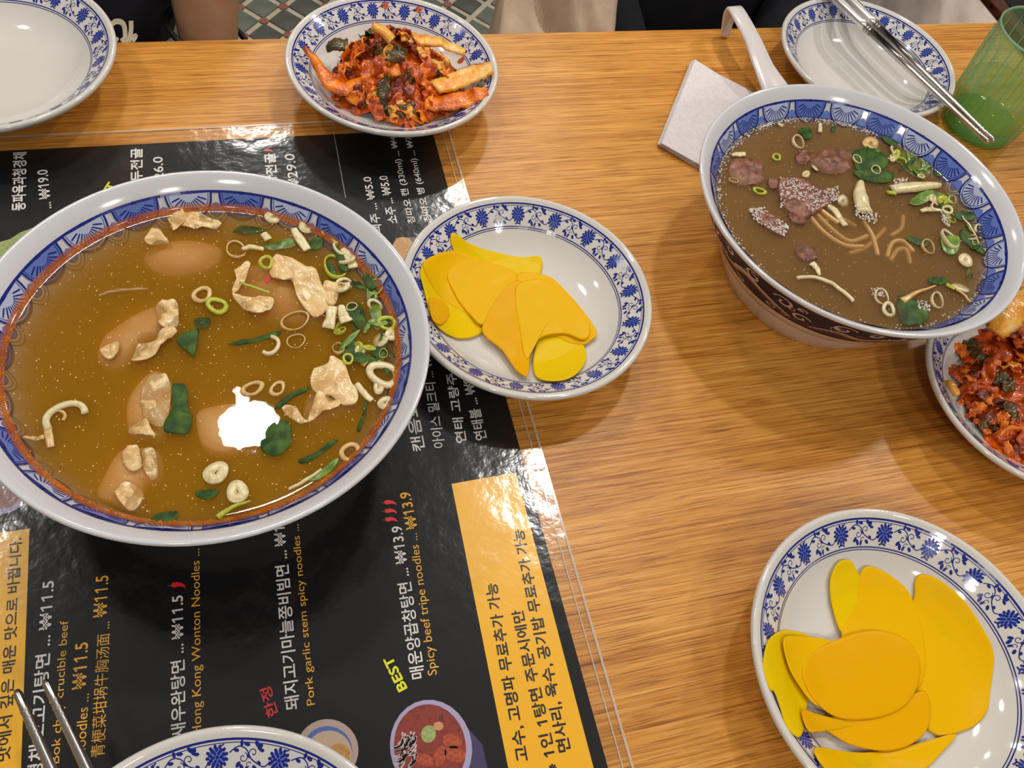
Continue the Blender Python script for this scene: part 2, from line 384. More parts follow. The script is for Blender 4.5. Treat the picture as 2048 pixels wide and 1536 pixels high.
DISHES = [  # name, x, y, radius, label
    (15.68, 31.51, 8.01, 'blue-bordered white dish of fanned yellow radish touching the large orange-broth bowl', 0.3),
    (10.95, 53.71, 7.82, 'blue-bordered white dish heaped with kimchi at the far table edge', 0.9),
    (51.62, 52.76, 7.73, 'empty blue-bordered white dish under the steel chopsticks beside the green glass', 0.1),
    (29.64, 5.12, 8.59, 'blue-bordered white dish of large round radish slices at lower right', 0.5),
    (-16.4, 56.21, 8.33, 'empty blue-bordered white dish at the upper left table corner', 0.2),
    (-5.35, 0.77, 8.5, 'blue-bordered white dish cut off at the bottom edge over the black menu', 0.75),
    (47.75, 19.62, 7.65, 'white dish of dark red kimchi partly under the beef soup bowl', 0.6)]
dish_me = None; DO = []
for x, y, r, lab, rz in DISHES:
    e_ = empty('side_dish_plate', (x, y, 0), lab, 'plate', 'blue and white side dish plates')
    if dish_me is None:
        a = mk('dish_body', Vd, Fd, M_por, e_, origin=(0, 0, 0)); a.location = (0, 0, 0)
        b = dpr.build('painted_border', None, e_, smooth=False, origin=(0, 0, 0), mats=[M_blue, M_blue2]); b.location = (0, 0, 0); dish_me = (a, b)
    else:
        dup(dish_me[0], (0, 0, 0), e_); dup(dish_me[1], (0, 0, 0), e_)
    e_.scale = (r / 8,) * 3; e_.rotation_euler = (0, 0, rz); DO.append(e_)

# ---------------------------------------------------------------- noodle bowls
RB = [(0, 1.6), (3, 1.75), (5, 2.3), (7, 3.3), (8.4, 4.5), (9.3, 5.6), (9.9, 6.5), (10.4, 7.2), (10.75, 7.6), (11.1, 7.9)]
BOWL = RB + [(11.22, 7.98), (11.33, 8.0), (11.4, 7.95), (11.42, 7.82), (11.36, 7.68), (11.2, 7.5), (10.9, 7.2), (10.55, 6.6), (10.1, 5.7), (9.5, 4.7), (8.75, 3.6), (8.25, 2.7), (7.85, 1.9), (7.6, 1.2), (7.3, 0.75), (7.05, 0.12), (6.95, 0), (6.5, 0), (6.4, 0.8), (0, 1.0)]
OUTP = [(1.2, 7.6), (1.9, 7.85), (2.7, 8.25), (3.6, 8.75), (4.7, 9.5), (5.7, 10.1), (6.6, 10.55), (7.2, 10.9), (7.5, 11.2)]
def bowl_print(K=22):
    d = Decal(RB, 10.0, 0.03); T = 2 * pi * 10.0 / K
    d.ring(0.45, 0.1, 0)
    for k in range(K):
        u = k * T; big = k % 2 == 0; a0 = 1.2; h0 = 0.86
        fan = [(u - a0 * cos(pi * q / 18), 0.42 - h0 * sin(pi * q / 18) ** .8) for q in range(19)]
        d.poly(fan, 1 if big else 2, 0.0)
        d.line(fan, 0.10, 0, 0.03)
        d.line([(u + (p[0] - u) * 0.88, 0.42 + (p[1] - 0.42) * 0.84) for p in fan], 0.03, 0, 0.03)
        for q in range(1, 12):
            an = pi * q / 12; x_, y_ = -a0 * cos(an), -h0 * sin(an) ** .8
            d.line([(u + x_ * 0.12, 0.42 + y_ * 0.16), (u + x_ * 0.8, 0.42 + y_ * 0.8)], 0.05, 0, 0.03)
        d.disc(u, 0.38, 0.14, 8, 0, 0.035)
        m = u + T / 2
        for rr, wd in ((0.72, 0.055), (0.56, 0.035), (0.40, 0.03)):
            arc = [(m - rr * cos(pi * q / 12), -0.05 - rr * 0.85 * sin(pi * q / 12)) for q in range(13)]
            if rr > 0.7: d.poly(arc + [(m, 0.1)], 3, -0.018)
            if rr == 0.4: d.poly(arc + [(m, 0.1)], 1, -0.008)
            d.line(arc, wd, 0, 0.0)
        d.line([(m - 0.12, -0.7), (m - 0.2, -1.0)], 0.035, 0, 0); d.line([(m + 0.12, -0.7), (m + 0.2, -1.0)], 0.035, 0, 0)
        d.line([(m - 0.4, -1.12), (m, -1.0), (m + 0.4, -1.12)], 0.045, 0, 0)
    return d
def outer_print():
    d = MB(); NS = 160
    def pt(th, z, off):
        r, sl = interp([(a, b) for a, b in OUTP], z); k = 1 / sqrt(1 + sl * sl); return ((r + k * off) * cos(th), (r + k * off) * sin(th), z - sl * k * off)
    zs = [3.3, 3.6, 4.2, 4.7, 5.2, 5.7, 6.2, 6.6, 6.9, 7.2, 7.4]
    V = [pt(2 * pi * k / NS, z, 0.02) for z in zs for k in range(NS)]
    d.add(V, [(i * NS + k, i * NS + (k + 1) % NS, (i + 1) * NS + (k + 1) % NS, (i + 1) * NS + k) for i in range(len(zs) - 1) for k in range(NS)], 0)
    def line(pts, wd, mi, lift=0.045):
        V = []; n = len(pts)
        for i, p in enumerate(pts):
            a = pts[max(0, i - 1)]; b = pts[min(n - 1, i + 1)]; dx, dy = b[0] - a[0], b[1] - a[1]; l = hypot(dx, dy) or 1; w_ = wd * (0.35 + 0.65 * sin(pi * (i + 0.6) / (n + 0.2)))
            for sg in (1, -1): V.append(pt((p[0] - sg * dy / l * w_ / 2) / 9.8, min(7.4, max(1.7, p[1] + sg * dx / l * w_ / 2)), lift))
        d.add(V, [(2 * i, 2 * i + 1, 2 * i + 3, 2 * i + 2) for i in range(n - 1)], mi)
    def ringl(z, wd, mi): 
        V = [pt(2 * pi * k / NS, z + s_, 0.04) for s_ in (-wd / 2, wd / 2) for k in range(NS)]
        d.add(V, [(k, (k + 1) % NS, NS + (k + 1) % NS, NS + k) for k in range(NS)], mi)
    ringl(3.36, 0.1, 2); ringl(2.5, 0.05, 0); ringl(7.25, .06, 2)
    K = 6; T = 2 * pi * 9.8 / K; rg = random.Random(3)
    for k in range(K):
        u = k * T
        line(catmull([(u, 4.2), (u + 1.6, 5.4), (u + 3.4, 4.9), (u + 5.0, 5.9), (u + 7, 5.2), (u + 8.8, 4.3)], 6, False), 0.5, 1)          # sinuous body
        line(catmull([(u, 4.0), (u + 1.6, 5.1), (u + 3.4, 4.6), (u + 5.0, 5.6), (u + 7, 4.9), (u + 8.8, 4.1)], 6, False), 0.12, 2, 0.06)
        for q in range(26):                                                                                                               # scales
            t = q / 26 * 8.2; zc = 4.35 + 0.9 * sin(t * 0.75); line([(u + t, zc), (u + t + 0.16, zc + 0.22), (u + t + 0.3, zc)], 0.05, 0, 0.07)
        for cx_, cz_, rr, a_, sg in ((1.6, 6.3, 0.75, 0.3, 1), (3.4, 6.5, 0.5, 2.6, -1), (5.7, 6.5, 0.7, 1.0, 1), (8.0, 6.2, 0.75, 3.0, -1), (4.2, 4.1, 0.55, 4, 1), (7.2, 4.1, 0.5, 1.4, -1), (9.4, 5.2, 0.7, 0.2, 1)):
            line(spiral(u + cx_, cz_, rr, a_, 1.15, sg, 16), 0.24, 1)
        for q in range(9): line(spiral(u + rg.uniform(0, T), rg.uniform(3.9, 6.9), rg.uniform(.2, .4), rg.uniform(0, 6), 1.0, rg.choice((1, -1)), 12), 0.1, 1)
        for q in range(14): x_ = u + rg.uniform(0, T); z_ = rg.uniform(3.8, 7.0); line([(x_, z_), (x_ + 0.25, z_ + 0.12), (x_ + 0.55, z_ + 0.05)], 0.07, rg.choice([1, 2]))
    return d
bpr = bowl_print(); opr = outer_print()
Vb, Fb = rev(BOWL, n=144)
bl = empty('noodle_bowl', (-3.38, 27.5, 0), 'largest white bowl with blue fan border holding orange wonton soup', 'bowl', 'blue and white noodle bowls')
o1 = mk('bowl_body', Vb, Fb, M_porb, bl, origin=(0, 0, 0)); o1.location = (0, 0, 0)
o2 = bpr.build('fan_border', None, bl, smooth=False, origin=(0, 0, 0), mats=[M_blue, M_blue2, M_pale, M_por]); o2.location = (0, 0, 0)
o3 = opr.build('scroll_band', None, bl, smooth=False, origin=(0, 0, 0), mats=[M_navy, M_scroll, M_gold]); o3.location = (0, 0, 0)
br = empty('noodle_bowl', (38.51, 32.99, 0), 'white bowl with blue fan border and dark scroll outside holding brown beef soup', 'bowl', 'blue and white noodle bowls')
for q in (o1, o2, o3): dup(q, (0, 0, 0), br)
br.scale = (0.982,) * 3; br.rotation_euler = (0, 0, 0.9); bl.rotation_euler = (0, 0, 0.18)
ZL, ZR = 6.45, 6.1
def broth_body(cx, cy, z, s, m, label):
    rr = interp([(zz_, r_) for r_, zz_ in RB], z / s)[0] * s
    prof = [(0, z), (rr * 0.3, z), (rr * 0.6, z), (rr * 0.85, z), (rr - 0.45, z), (rr - 0.28, z + 0.01), (rr - 0.15, z + 0.035), (rr - 0.06, z + 0.075), (rr + 0.06, z + 0.13)]
    prof += [(r_ * s + 0.08, zz_ * s - 0.04) for r_, zz_ in reversed(RB) if zz_ * s < z and r_ > 0] + [(0, RB[0][1] * s - 0.04)]
    V, Fc = rev(prof, (cx, cy, 0), 96); o = mk('broth', V, [tuple(reversed(f)) for f in Fc], m)
    return tag(o, label, 'broth', kind='stuff'), rr
sL, rL = broth_body(-3.38, 27.5, ZL, 1.0, M_broL, 'clear orange spicy broth filling the large bowl')
sR, rR = broth_body(38.51, 32.99, ZR, 0.982, M_broR, 'cloudy brown beef broth filling the right bowl')

# ---------------------------------------------------------------- menu sheet under clear film
mn = empty('menu_sheet', (0, 26, 0), 'black printed menu sheet with yellow banners lying under the large bowl', 'menu')
mo = (0, 26, 0)
m_ = MB(); m_.add(*box(-31, 13.35, -8, 49.9, 0.0, 0.02)); m_.build('menu_page', M_black, mn, smooth=False)
m_ = MB(); m_.add(*box(-32.3, 14.6, -9.3, 51.2, 0.05, 0.062)); m_.build('clear_film', M_film, mn, smooth=False)
m_ = MB()
for q in ((14.52, 14.66, -9.3, 51.2), (-32.3, 14.66, 51.1, 51.24), (14.05, 14.12, -9.3, 51.2)): m_.add(*box(*q, 0.062, 0.085))
m_.build('film_seam', mat('film_edge', (0.75, 0.68, 0.6, 1), 0.15, Alpha=0.4), mn, smooth=False)
PZ = 0.026
def flat(pts, name, m, z=PZ, world=False, parent=mn):
    q = pts if world else [P(a, b, z)[:2] for a, b in pts]
    c = (sum(p[0] for p in q) / len(q), sum(p[1] for p in q) / len(q)); n = len(q)
    V = [(c[0], c[1], z)] + [(a, b, z) for a, b in q]; Fc = [(0, i + 1, (i + 1) % n + 1) for i in range(n)]
    ar = sum(q[i][0] * q[(i + 1) % n][1] - q[(i + 1) % n][0] * q[i][1] for i in range(n))
    if ar < 0: Fc = [tuple(reversed(f)) for f in Fc]
    return mk(name, V, Fc, m, parent, smooth=False)
flat([P(*p)[:2] for p in ((903, 968), (1032, 945))] + [(12.55, -7.5), (8.1, -7.5)], 'yellow_banner', M_ban, 0.022, True)
flat([(-13.55, 21.9), (-18, 21.9), (-18, -7), (-13.55, -7)], 'yellow_banner', M_ban, 0.022, True)
TXT = []
def text(s, p0, p1, h, m, bold=0.0): TXT.append((s, p0, p1, h, m, bold))
def flush_text(name='menu_lettering', z=PZ):
    """lines of print from pixel p0 to pixel p1 (centre line), h = height in px"""
    obs = []
    for t_ in TXT:
        c = bpy.data.curves.new('t', 'FONT'); c.body = t_[0].replace('1', chr(0x1D7E3)); c.resolution_u = 3; o = bpy.data.objects.new('t', c); COL.objects.link(o); obs.append(o)
    dg = bpy.context.evaluated_depsgraph_get(); dg.update(); mes = [bpy.data.meshes.new_from_object(o.evaluated_get(dg)) for o in obs]
    for o in obs: bpy.data.objects.remove(o)
    for (s, p0, p1, h, m, bold), me in zip(TXT, mes):
        a = P(*p0, z); b = P(*p1, z)
        xs = [v.co.x for v in me.vertices]; ys = [v.co.y for v in me.vertices]; x0, x1, y0, y1 = min(xs), max(xs), min(ys), max(ys)
        mid = ((p0[0] + p1[0]) / 2, (p0[1] + p1[1]) / 2); dx, dy = p1[0] - p0[0], p1[1] - p0[1]; l = hypot(dx, dy)
        q0 = P(mid[0] - dy / l * h / 2, mid[1] + dx / l * h / 2, z); q1 = P(mid[0] + dy / l * h / 2, mid[1] - dx / l * h / 2, z); hc = hypot(q1[0] - q0[0], q1[1] - q0[1])
        ux, uy = b[0] - a[0], b[1] - a[1]; L_ = hypot(ux, uy); ux /= L_; uy /= L_
        base = []
        for v in me.vertices:
            s_ = (v.co.x - x0) / (x1 - x0) * L_; t_ = ((v.co.y - y0) / (y1 - y0) - 0.5) * hc
            base.append((s_, t_))
        fs = [tuple(p.vertices) for p in me.polygons]; V = []; Fc = []; w_ = bold * (.7 if '₩' in s else 1.3)
        for du, dv in (((0, 0), (w_, 0), (-w_, 0), (0, w_), (0, -w_)) if bold else ((0, 0),)):
            n_ = len(V); zz = z + .004 * (n_ // max(1, len(base))); V += [(a[0] + ux * (s_ + du) - uy * (t_ + dv), a[1] + uy * (s_ + du) + ux * (t_ + dv), zz) for s_, t_ in base]; Fc += [tuple(i + n_ for i in f) for f in fs]
        mk(name, V, Fc, m, mn, smooth=False)
B_ = 0.018
text('동파육과청경채', (37, 421), (40, 305), 27, M_white, B_)
text('... ₩19.0', (92, 418), (84, 340), 22, M_white, B_)
text('만두전골', (273, 385), (273, 297), 24, M_white, B_)
text('₩26.0', (319, 385), (315, 314), 20, M_white, B_)
text('BEST', (190, 420), (226, 366), 16, M_lime, B_)
text('창전골', (545, 372), (539, 307), 22, M_white, B_)
text('₩29.0', (590, 385), (578, 308), 20, M_white, B_)
text('맥주 ... ₩5.0', (756, 466), (733, 354), 19, M_white, B_)
text('소주 ... ₩5.0', (787, 447), (766, 352), 19, M_white, B_)
text('칭따오 캔 (330ml) ... ₩4.0', (825, 447), (783, 262), 17, M_white, 0.012)
text('칭따오 병 (640ml) ... ₩7.0', (857, 443), (814, 262), 17, M_white, 0.012)
text('캔음료 ... ₩2.0', (838, 902), (800, 690), 25, M_white, B_)
text('아이스 밀크티 ... ₩3.0', (879, 896), (848, 690), 23, M_white, 0.012)
text('연태 고량주 (250ml)', (925, 886), (888, 655), 24, M_white, 0.012)
text('연태볼 ... ₩8.0', (963, 880), (930, 742), 23, M_white, B_)
text('매운양곱창탕면 ... ₩13.9', (836, 1357), (792, 1053), 28, M_white, B_)
text('Spicy beef tripe noodles ...', (868, 1350), (828, 1067), 23, M_yel, 0.0)
text('₩13.9', (824, 1058), (809, 985), 22, M_yel, B_)
text('BEST', (806, 1380), (775, 1316), 19, M_lime, B_)
text('고수, 고명파 무료추가 가능', (1046, 1522), (982, 1167), 27, M_ink, 0.014)
text('※ 1인 1탕면 주문시에만', (1107, 1548), (1034, 1221), 25, M_ink, 0.014)
text('면사리, 육수, 공기밥 무료추가 가능', (1130, 1503), (1036, 1060), 26, M_ink, 0.014)
text('돼지고기마늘쫑비빔면 ... ₩11.9', (585, 1419), (555, 1015), 28, M_white, B_)
text('Pork garlic stem spicy noodles ... ₩', (624, 1410), (589, 1018), 21, M_yel, 0.0)
text('한정', (546, 1433), (530, 1376), 24, M_red, 0.01)
text('새우완탕면 ... ₩11.5', (357, 1475), (354, 1192), 28, M_white, B_)
text('Hong Kong Wonton Noodles ... ₩11.5', (396, 1470), (392, 1020), 24, M_yel, 0.0)
text('청경채소고기탕면 ... ₩11.5', (66, 1600), (96, 1163), 29, M_white, B_)
text('Bok choy crucible beef', (112, 1527), (131, 1241), 22, M_yel, 0.0)
text('noodles ...', (160, 1510), (168, 1388), 20, M_yel, 0.0)
text('₩11.5', (158, 1378), (163, 1286), 26, M_yel, B_)
text('青梗菜坩埚牛胸汤面 ...', (195, 1514), (208, 1244), 27, M_yel, 0.0)
text('₩11.5', (200, 1234), (204, 1152), 26, M_yel, 0.012)
text('진한 맛에서 깊은 매운 맛으로 바뀝니다.', (2, 1600), (32, 1077), 25, M_ink, 0.01)
flush_text()
m_ = MB()
for k in range(44):
    t = k / 43; q = P(667 + 24 * t, 264 + 130 * t, PZ); m_.add([(q[0] + a * 0.032, q[1] + b * 0.028, PZ) for a, b in ((-1, -1), (1, -1), (1, 1), (-1, 1))], [(0, 1, 2, 3)])
m_.build('dotted_rule', M_white, mn, smooth=False)
def chili(px, py, sc=1.0):
    q = P(px, py, PZ); V = [(-.12, .42), (.12, .45), (.22, .3), (.22, .02), (.1, -.26), (-.15, -.48), (-.42, -.55), (-.24, -.3), (-.18, -.05), (-.22, .2)]
    flat([(q[0] + (b * -0.85) * sc, q[1] + a * 0.75 * sc) for a, b in V], 'chili_icon', M_red, PZ, True)
    flat([(q[0] + (b * -0.85) * sc, q[1] + a * 0.75 * sc) for a, b in [(-.12, .4), (.12, .43), (.05, .52), (.1, .7), (.02, .7), (-.03, .53)]], 'chili_stalk', M_grn, PZ, True)
for p, s in (((779, 1004), .8), ((780, 1021), .8), ((781, 1038), .8), ((355, 1169), .85), ((537, 287), .7), ((536, 300), .7)): chili(*p, s)
# printed food pictures (flat print, part of the sheet)
M_phb = noisy('photo_broth', [srgb(96, 26, 20), srgb(150, 52, 36), srgb(120, 40, 26)], (3, 3, 3), .4)
M_phr = noisy('photo_meat', [srgb(140, 40, 20), srgb(205, 96, 50)], (6, 6, 6), .4)
M_phw = mat('photo_white', srgb(200, 188, 190), .4); M_phl = mat('photo_lilac', srgb(176, 164, 200), .4); M_phg = noisy('photo_green', [srgb(128, 150, 70), srgb(186, 196, 130)], (6, 6, 6), .4)
M_pho = noisy('photo_orange', [srgb(206, 130, 50), srgb(224, 180, 110)], (5, 5, 5), .4); M_phd = mat('photo_indigo', srgb(66, 56, 96), .4)
def ell(cx, cy, a, b, rot, n=28): return [(cx + a * cos(2 * pi * k / n) * cos(rot) - b * sin(2 * pi * k / n) * sin(rot), cy + a * cos(2 * pi * k / n) * sin(rot) + b * sin(2 * pi * k / n) * cos(rot)) for k in range(n)]
flat([(900, 1440), (935, 1455), (965, 1490), (975, 1536), (975, 1570), (900, 1570)], 'bowl_picture', M_phd, .023)
flat(ell(862, 1495, 82, 96, -.15), 'bowl_picture', M_phl, .0235); flat(ell(860, 1494, 72, 86, -.15), 'bowl_picture', M_phb, .024)
rg = random.Random(5); m_ = MB()
for k in range(34):
    x, y = 812 + rg.uniform(-8, 22), 1462 + rg.uniform(0, 50); a = rg.uniform(0.9, 2.0)
    q = [P(x + t * 26 * cos(a + t * .8), y + t * 26 * sin(a + t * .8), .0248) for t in (0, .33, .66, 1)]
    for u, v in zip(q, q[1:]):
        d = (v[0] - u[0], v[1] - u[1]); l = hypot(*d) or 1; o_ = (-d[1] / l * .045, d[0] / l * .045)
        m_.add([(u[0] + o_[0], u[1] + o_[1], .0248), (u[0] - o_[0], u[1] - o_[1], .0248), (v[0] - o_[0], v[1] - o_[1], .0248), (v[0] + o_[0], v[1] + o_[1], .0248)], [(0, 1, 2, 3)])
o = m_.build('pictured_noodles', M_phw, mn, smooth=False); o['kind'] = 'stuff'
for x, y, a, b in ((905, 1482, 20, 15), (910, 1508, 22, 16), (880, 1512, 12, 22), (850, 1520, 20, 12)): flat(ell(x, y, a, b, .3, 14), 'pictured_meat', M_phr, .0252)
flat(ell(857, 1468, 15, 18, .2, 14), 'pictured_scallion', M_phg, .0254); flat(ell(877, 1452, 10, 9, 0, 12), 'pictured_egg', mat('photo_egg', srgb(214, 150, 110), .4), .0252)
flat(ell(655, 1500, 62, 62, .6), 'small_bowl_picture', mat('photo_beige', srgb(206, 180, 166), .4), .0235); flat(ell(655, 1502, 50, 50, .6), 'small_bowl_picture', M_blue2, .0238)
flat(ell(658, 1507, 46, 46, .6), 'small_bowl_picture', mat('photo_cream', srgb(218, 190, 160), .4), .0242); flat(ell(676, 1512, 24, 26, .6), 'pictured_filling', M_pho, .0246)
flat(ell(2, 1000, 46, 28, -.1), 'dish_picture', M_phl, .0235); flat(ell(-2, 996, 40, 23, -.1), 'dish_picture', mat('photo_pork', srgb(160, 110, 100), .4), .024)
for q in ([(-20, 490), (20, 478), (40, 465), (72, 453), (78, 470), (60, 520), (-20, 540)], [(-20, 512), (14, 490), (30, 500), (20, 540), (-20, 560)]): flat(q, 'pictured_lettuce', M_phg, .0235 if q[0][1] == 490 else .024)
flat([(-10, 515), (12, 518), (10, 540), (-10, 545)], 'pictured_sauce', M_pho, .0245)
flat([(790, 476), (838, 474), (850, 520), (800, 520)], 'dish_picture', mat('photo_mauve', srgb(120, 92, 100), .4), .0235); flat(ell(806, 498, 22, 24, 0), 'dish_picture', M_pho, .024)

# ---------------------------------------------------------------- steel chopsticks
def stick(name, p0, p1, r0, r1, label, ring_t, group, flat_=1.0):
    """p0 tip, p1 handle end; ring_t = fraction where the handle begins"""
    e_ = empty(name, p0, label, 'chopstick', group)
    pt = lambda t: tuple(p0[i] + (p1[i] - p0[i]) * t for i in range(3))
    ts = [0, 0.01, .05, .2, .4, ring_t - 0.01]; n = 20
    rr = [r0 * .6, r0, r0 * 1.03, r0 + (r1 - r0) * .25, r0 + (r1 - r0) * .55, r0 + (r1 - r0) * .85]
    mk('shaft', *tube([pt(t) for t in ts], rr, n), M_steel, e_)
    for k in range(5): mk('grip_ring', *tube([pt(.045 + .016 * k), pt(.049 + .016 * k)], r0 * 1.16, n), M_steel, e_, smooth=False)
    for k in range(3): mk('joint_ring', *tube([pt(ring_t - .01 + .012 * k), pt(ring_t - .003 + .012 * k)], r1 * 1.12, n), M_steel, e_, smooth=False)
    mk('handle', *tube([pt(ring_t + .02), pt(ring_t + .05), pt(.99), pt(1)], [r1 * .95, r1 * 1.05, r1 * 1.35, r1 * 1.1], n), M_steelh, e_)
    return e_
g = 'steel chopsticks across the far dish'
stick('chopstick', (56.9, 41.0, 4.0), (51.4, 63.2, 4.1), .19, .36, 'steel chopstick across the empty dish, the one nearer the green glass', .64, g)
stick('chopstick', (56.3, 40.9, 3.98), (50.1, 62.8, 4.05), .19, .36, 'steel chopstick across the empty dish, the one nearer the beef soup', .64, g)
g = 'steel chopsticks on the lower left dish'
stick('chopstick', (-12.75, 12.5, 3.75), (-4.3, -8.2, 3.95), .19, .36, 'leftmost steel chopstick lying over the menu at lower left', .7, g)
stick('chopstick', (-11.6, 12.7, 3.75), (-2.9, -8.2, 3.95), .19, .36, 'steel chopstick beside the leftmost one, nearer the bottom dish', .7, g)

# ---------------------------------------------------------------- napkin, spoon, glass, phone case
M_nap = noisy('paper_napkin', [srgb(214, 205, 205), srgb(226, 218, 218)], (3, 3, 3), .85, bump=.25, bscale=900)
nap = [P(1384, 130, .9)[:2], P(1312, 292, .9)[:2], P(1430, 345, .9)[:2], P(1560, 360, .9)[:2], P(1590, 240, .9)[:2], P(1495, 182, .9)[:2], P(1440, 166, .9)[:2], P(1400, 148, .9)[:2]]
e_ = empty('paper_napkin', (35, 50, 0), 'folded white paper napkin tucked beside the beef soup bowl', 'napkin')
nz0 = lambda x, y: 0.02 + 0.45 * max(0, min(1, (y - 45.5) / 6))
def npk(x, y): return 0.02 + 0.10 * (1 + sin(x * .5)) + 0.02 * (y - 44)
nap = [(37.2, 56.4), (30.9, 47.0), (34.0, 44.35), (38.6, 42.6), (43.6, 47.2), (42.9, 50.6), (40.6, 52.9), (38.4, 55.2)]
# keep clear of the bowl foot: layers end before it
nap = [(37.25, 56.3), (30.8, 46.75), (33.4, 43.95), (36.6, 41.4), (41.2, 47.6), (42.4, 50.2), (40.5, 52.4), (38.6, 54.4)]
for k in range(4):
    blob([(x + .12 * k * (1 if i in (2, 3) else .3), y - .1 * k) for i, (x, y) in enumerate(nap)][:], (lambda k: (lambda x, y: npk(x, y) + k * .12))(k), .075, 'napkin_layer', M_nap, e_, wav=.05, wf=.4, sharp=True, seed=k * .03)
M_spn = mat('white_melamine', (0.72, 0.67, 0.66, 1), .18)
e_ = empty('soup_spoon', (41, 53, 0), 'white melamine soup spoon with hooked handle behind the beef soup bowl', 'spoon')
# handle: flat bar widening toward the bowl, hooked end turned down to the table
hp = [(41.9, 59.6, .25), (41.75, 59.8, 1.3), (41.55, 59.75, 2.5), (41.45, 59.2, 3.25), (41.35, 57.5, 3.45), (41.5, 55, 3.2), (41.7, 52.5, 2.6), (42.3, 50.2, 1.9), (42.9, 48.6, 1.3)]
hw = [.42, .55, .66, .72, .76, .8, .95, 1.35, 1.9]
cp = catmull(hp, 5, False); V = []; Fc = []; n = len(cp)
for i, p in enumerate(cp):
    wq = interp([(k, v) for k, v in enumerate(hw)], min(len(hw) - 1.001, i / 5))[0]
    a = Vector(cp[max(0, i - 1)]); b = Vector(cp[min(n - 1, i + 1)]); t = (b - a).normalized(); s_ = Vector((1, .12, 0)); s_ = (s_ - t * s_.dot(t)).normalized(); u = s_.cross(t).normalized(); h_ = .17
    for cx_, cy_ in ((-1, -.3), (-1, .5), (-.85, 1), (-.5, .62), (0, .5), (.5, .62), (.85, 1), (1, .5), (1, -.3), (.8, -1), (-.8, -1)): V.append(tuple(Vector(p) + s_ * (wq * cx_) + u * (h_ * cy_ * 1.1)))
for i in range(n - 1):
    for k in range(11): Fc.append((i * 11 + k, (i + 1) * 11 + k, (i + 1) * 11 + (k + 1) % 11, i * 11 + (k + 1) % 11))
Fc += [tuple(range(11)), tuple(reversed([(n - 1) * 11 + k for k in range(11)]))]
mk('spoon_handle', V, Fc, M_spn, e_)
V, Fc = rev([(0, .35), (1.2, .45), (1.9, .95), (2.3, 1.75), (2.42, 1.8), (2.4, 1.6), (2.0, .6), (1.3, .1), (0, .02)], (43.6, 47.3, 0), 40, .95, 1.15); mk('spoon_bowl', V, Fc, M_spn, e_)

def glassmat(name, col, rough=.03, ior=1.45):
    m = mat(name, col, rough, Transmission_Weight=1.0, IOR=ior); return m
def clearmat(name, tcol, dcol, dmix, ior=1.45):
    m = bpy.data.materials.new(name); m.use_nodes = True; nt = m.node_tree; nt.nodes.clear()
    out = nt.nodes.new('ShaderNodeOutputMaterial'); tr = nt.nodes.new('ShaderNodeBsdfTransparent'); tr.inputs[0].default_value = tcol
    df = nt.nodes.new('ShaderNodeBsdfDiffuse'); df.inputs[0].default_value = dcol; tl = nt.nodes.new('ShaderNodeBsdfTranslucent'); tl.inputs[0].default_value = dcol
    gl = nt.nodes.new('ShaderNodeBsdfGlossy'); gl.inputs['Roughness'].default_value = .04; fr = facing_mix(nt, .04, .55)
    a = nt.nodes.new('ShaderNodeMixShader'); a.inputs[0].default_value = .5; b = nt.nodes.new('ShaderNodeMixShader'); b.inputs[0].default_value = dmix; c = nt.nodes.new('ShaderNodeMixShader')
    K = nt.links.new; K(df.outputs[0], a.inputs[1]); K(tl.outputs[0], a.inputs[2]); K(tr.outputs[0], b.inputs[1]); K(a.outputs[0], b.inputs[2]); K(fr.outputs[0], c.inputs[0]); K(b.outputs[0], c.inputs[1]); K(gl.outputs[0], c.inputs[2]); K(c.outputs[0], out.inputs[0])
    return m
M_gl = clearmat('green_tumbler_glass', (0.86, 0.97, 0.88, 1), (.5, .9, .6, 1), .09); M_glb = clearmat('green_glass_base', (0.62, 0.93, 0.66, 1), (.42, .88, .5, 1), .4)
e_ = empty('drinking_glass', (61.6, 47.0, 0), 'ribbed green drinking glass half full of pale drink', 'glass')
nr = 72; V = []; Fc = []
pro = [(0, 0.0, 0), (2.9, 0.0, 0), (3.15, 0.12, 0), (3.25, .5, .6), (3.32, 2, 1), (3.45, 5, 1), (3.56, 7.6, 1), (3.62, 8.6, .2), (3.64, 9.15, 0), (3.6, 9.25, 0), (3.53, 9.15, 0), (3.42, 7.6, 0), (3.2, 3, 0), (3.08, 1.45, 0), (2.6, 1.2, 0), (0, 1.15, 0)]
for r, z, rb in pro:
    for k in range(nr):
        q = r + rb * (.13 if k % 6 < 3 else 0); V.append((61.6 + q * cos(2 * pi * k / nr), 47.0 + q * sin(2 * pi * k / nr), z))
for i in range(len(pro) - 1):
    for k in range(nr): Fc.append((i * nr + k, i * nr + (k + 1) % nr, (i + 1) * nr + (k + 1) % nr, (i + 1) * nr + k))
mk('tumbler', V, Fc, M_gl, e_)
M_rib = clearmat('green_glass_rib', (.75, .93, .78, 1), (.6, .95, .7, 1), .28); rib0 = None
for k in range(20):
    a = 2 * pi * (k + .3) / 20
    rp = [(61.6 + r_ * cos(a), 47.0 + r_ * sin(a), z_) for r_, z_ in ((3.3, .6), (3.42, 2), (3.55, 5), (3.66, 7.6), (3.66, 8.3))]
    mk('glass_rib', *tube(rp, [.03, .07, .07, .06, .02], 6), M_rib, e_)
mk('glass_rim', *rev([(3.54, 9.1), (3.66, 9.1), (3.7, 9.2), (3.62, 9.3), (3.54, 9.2), (3.54, 9.1)], (61.6, 47.0, 0), 64), clearmat('green_glass_rim', (.6, .85, .65, 1), (.7, .95, .75, 1), .45), e_)
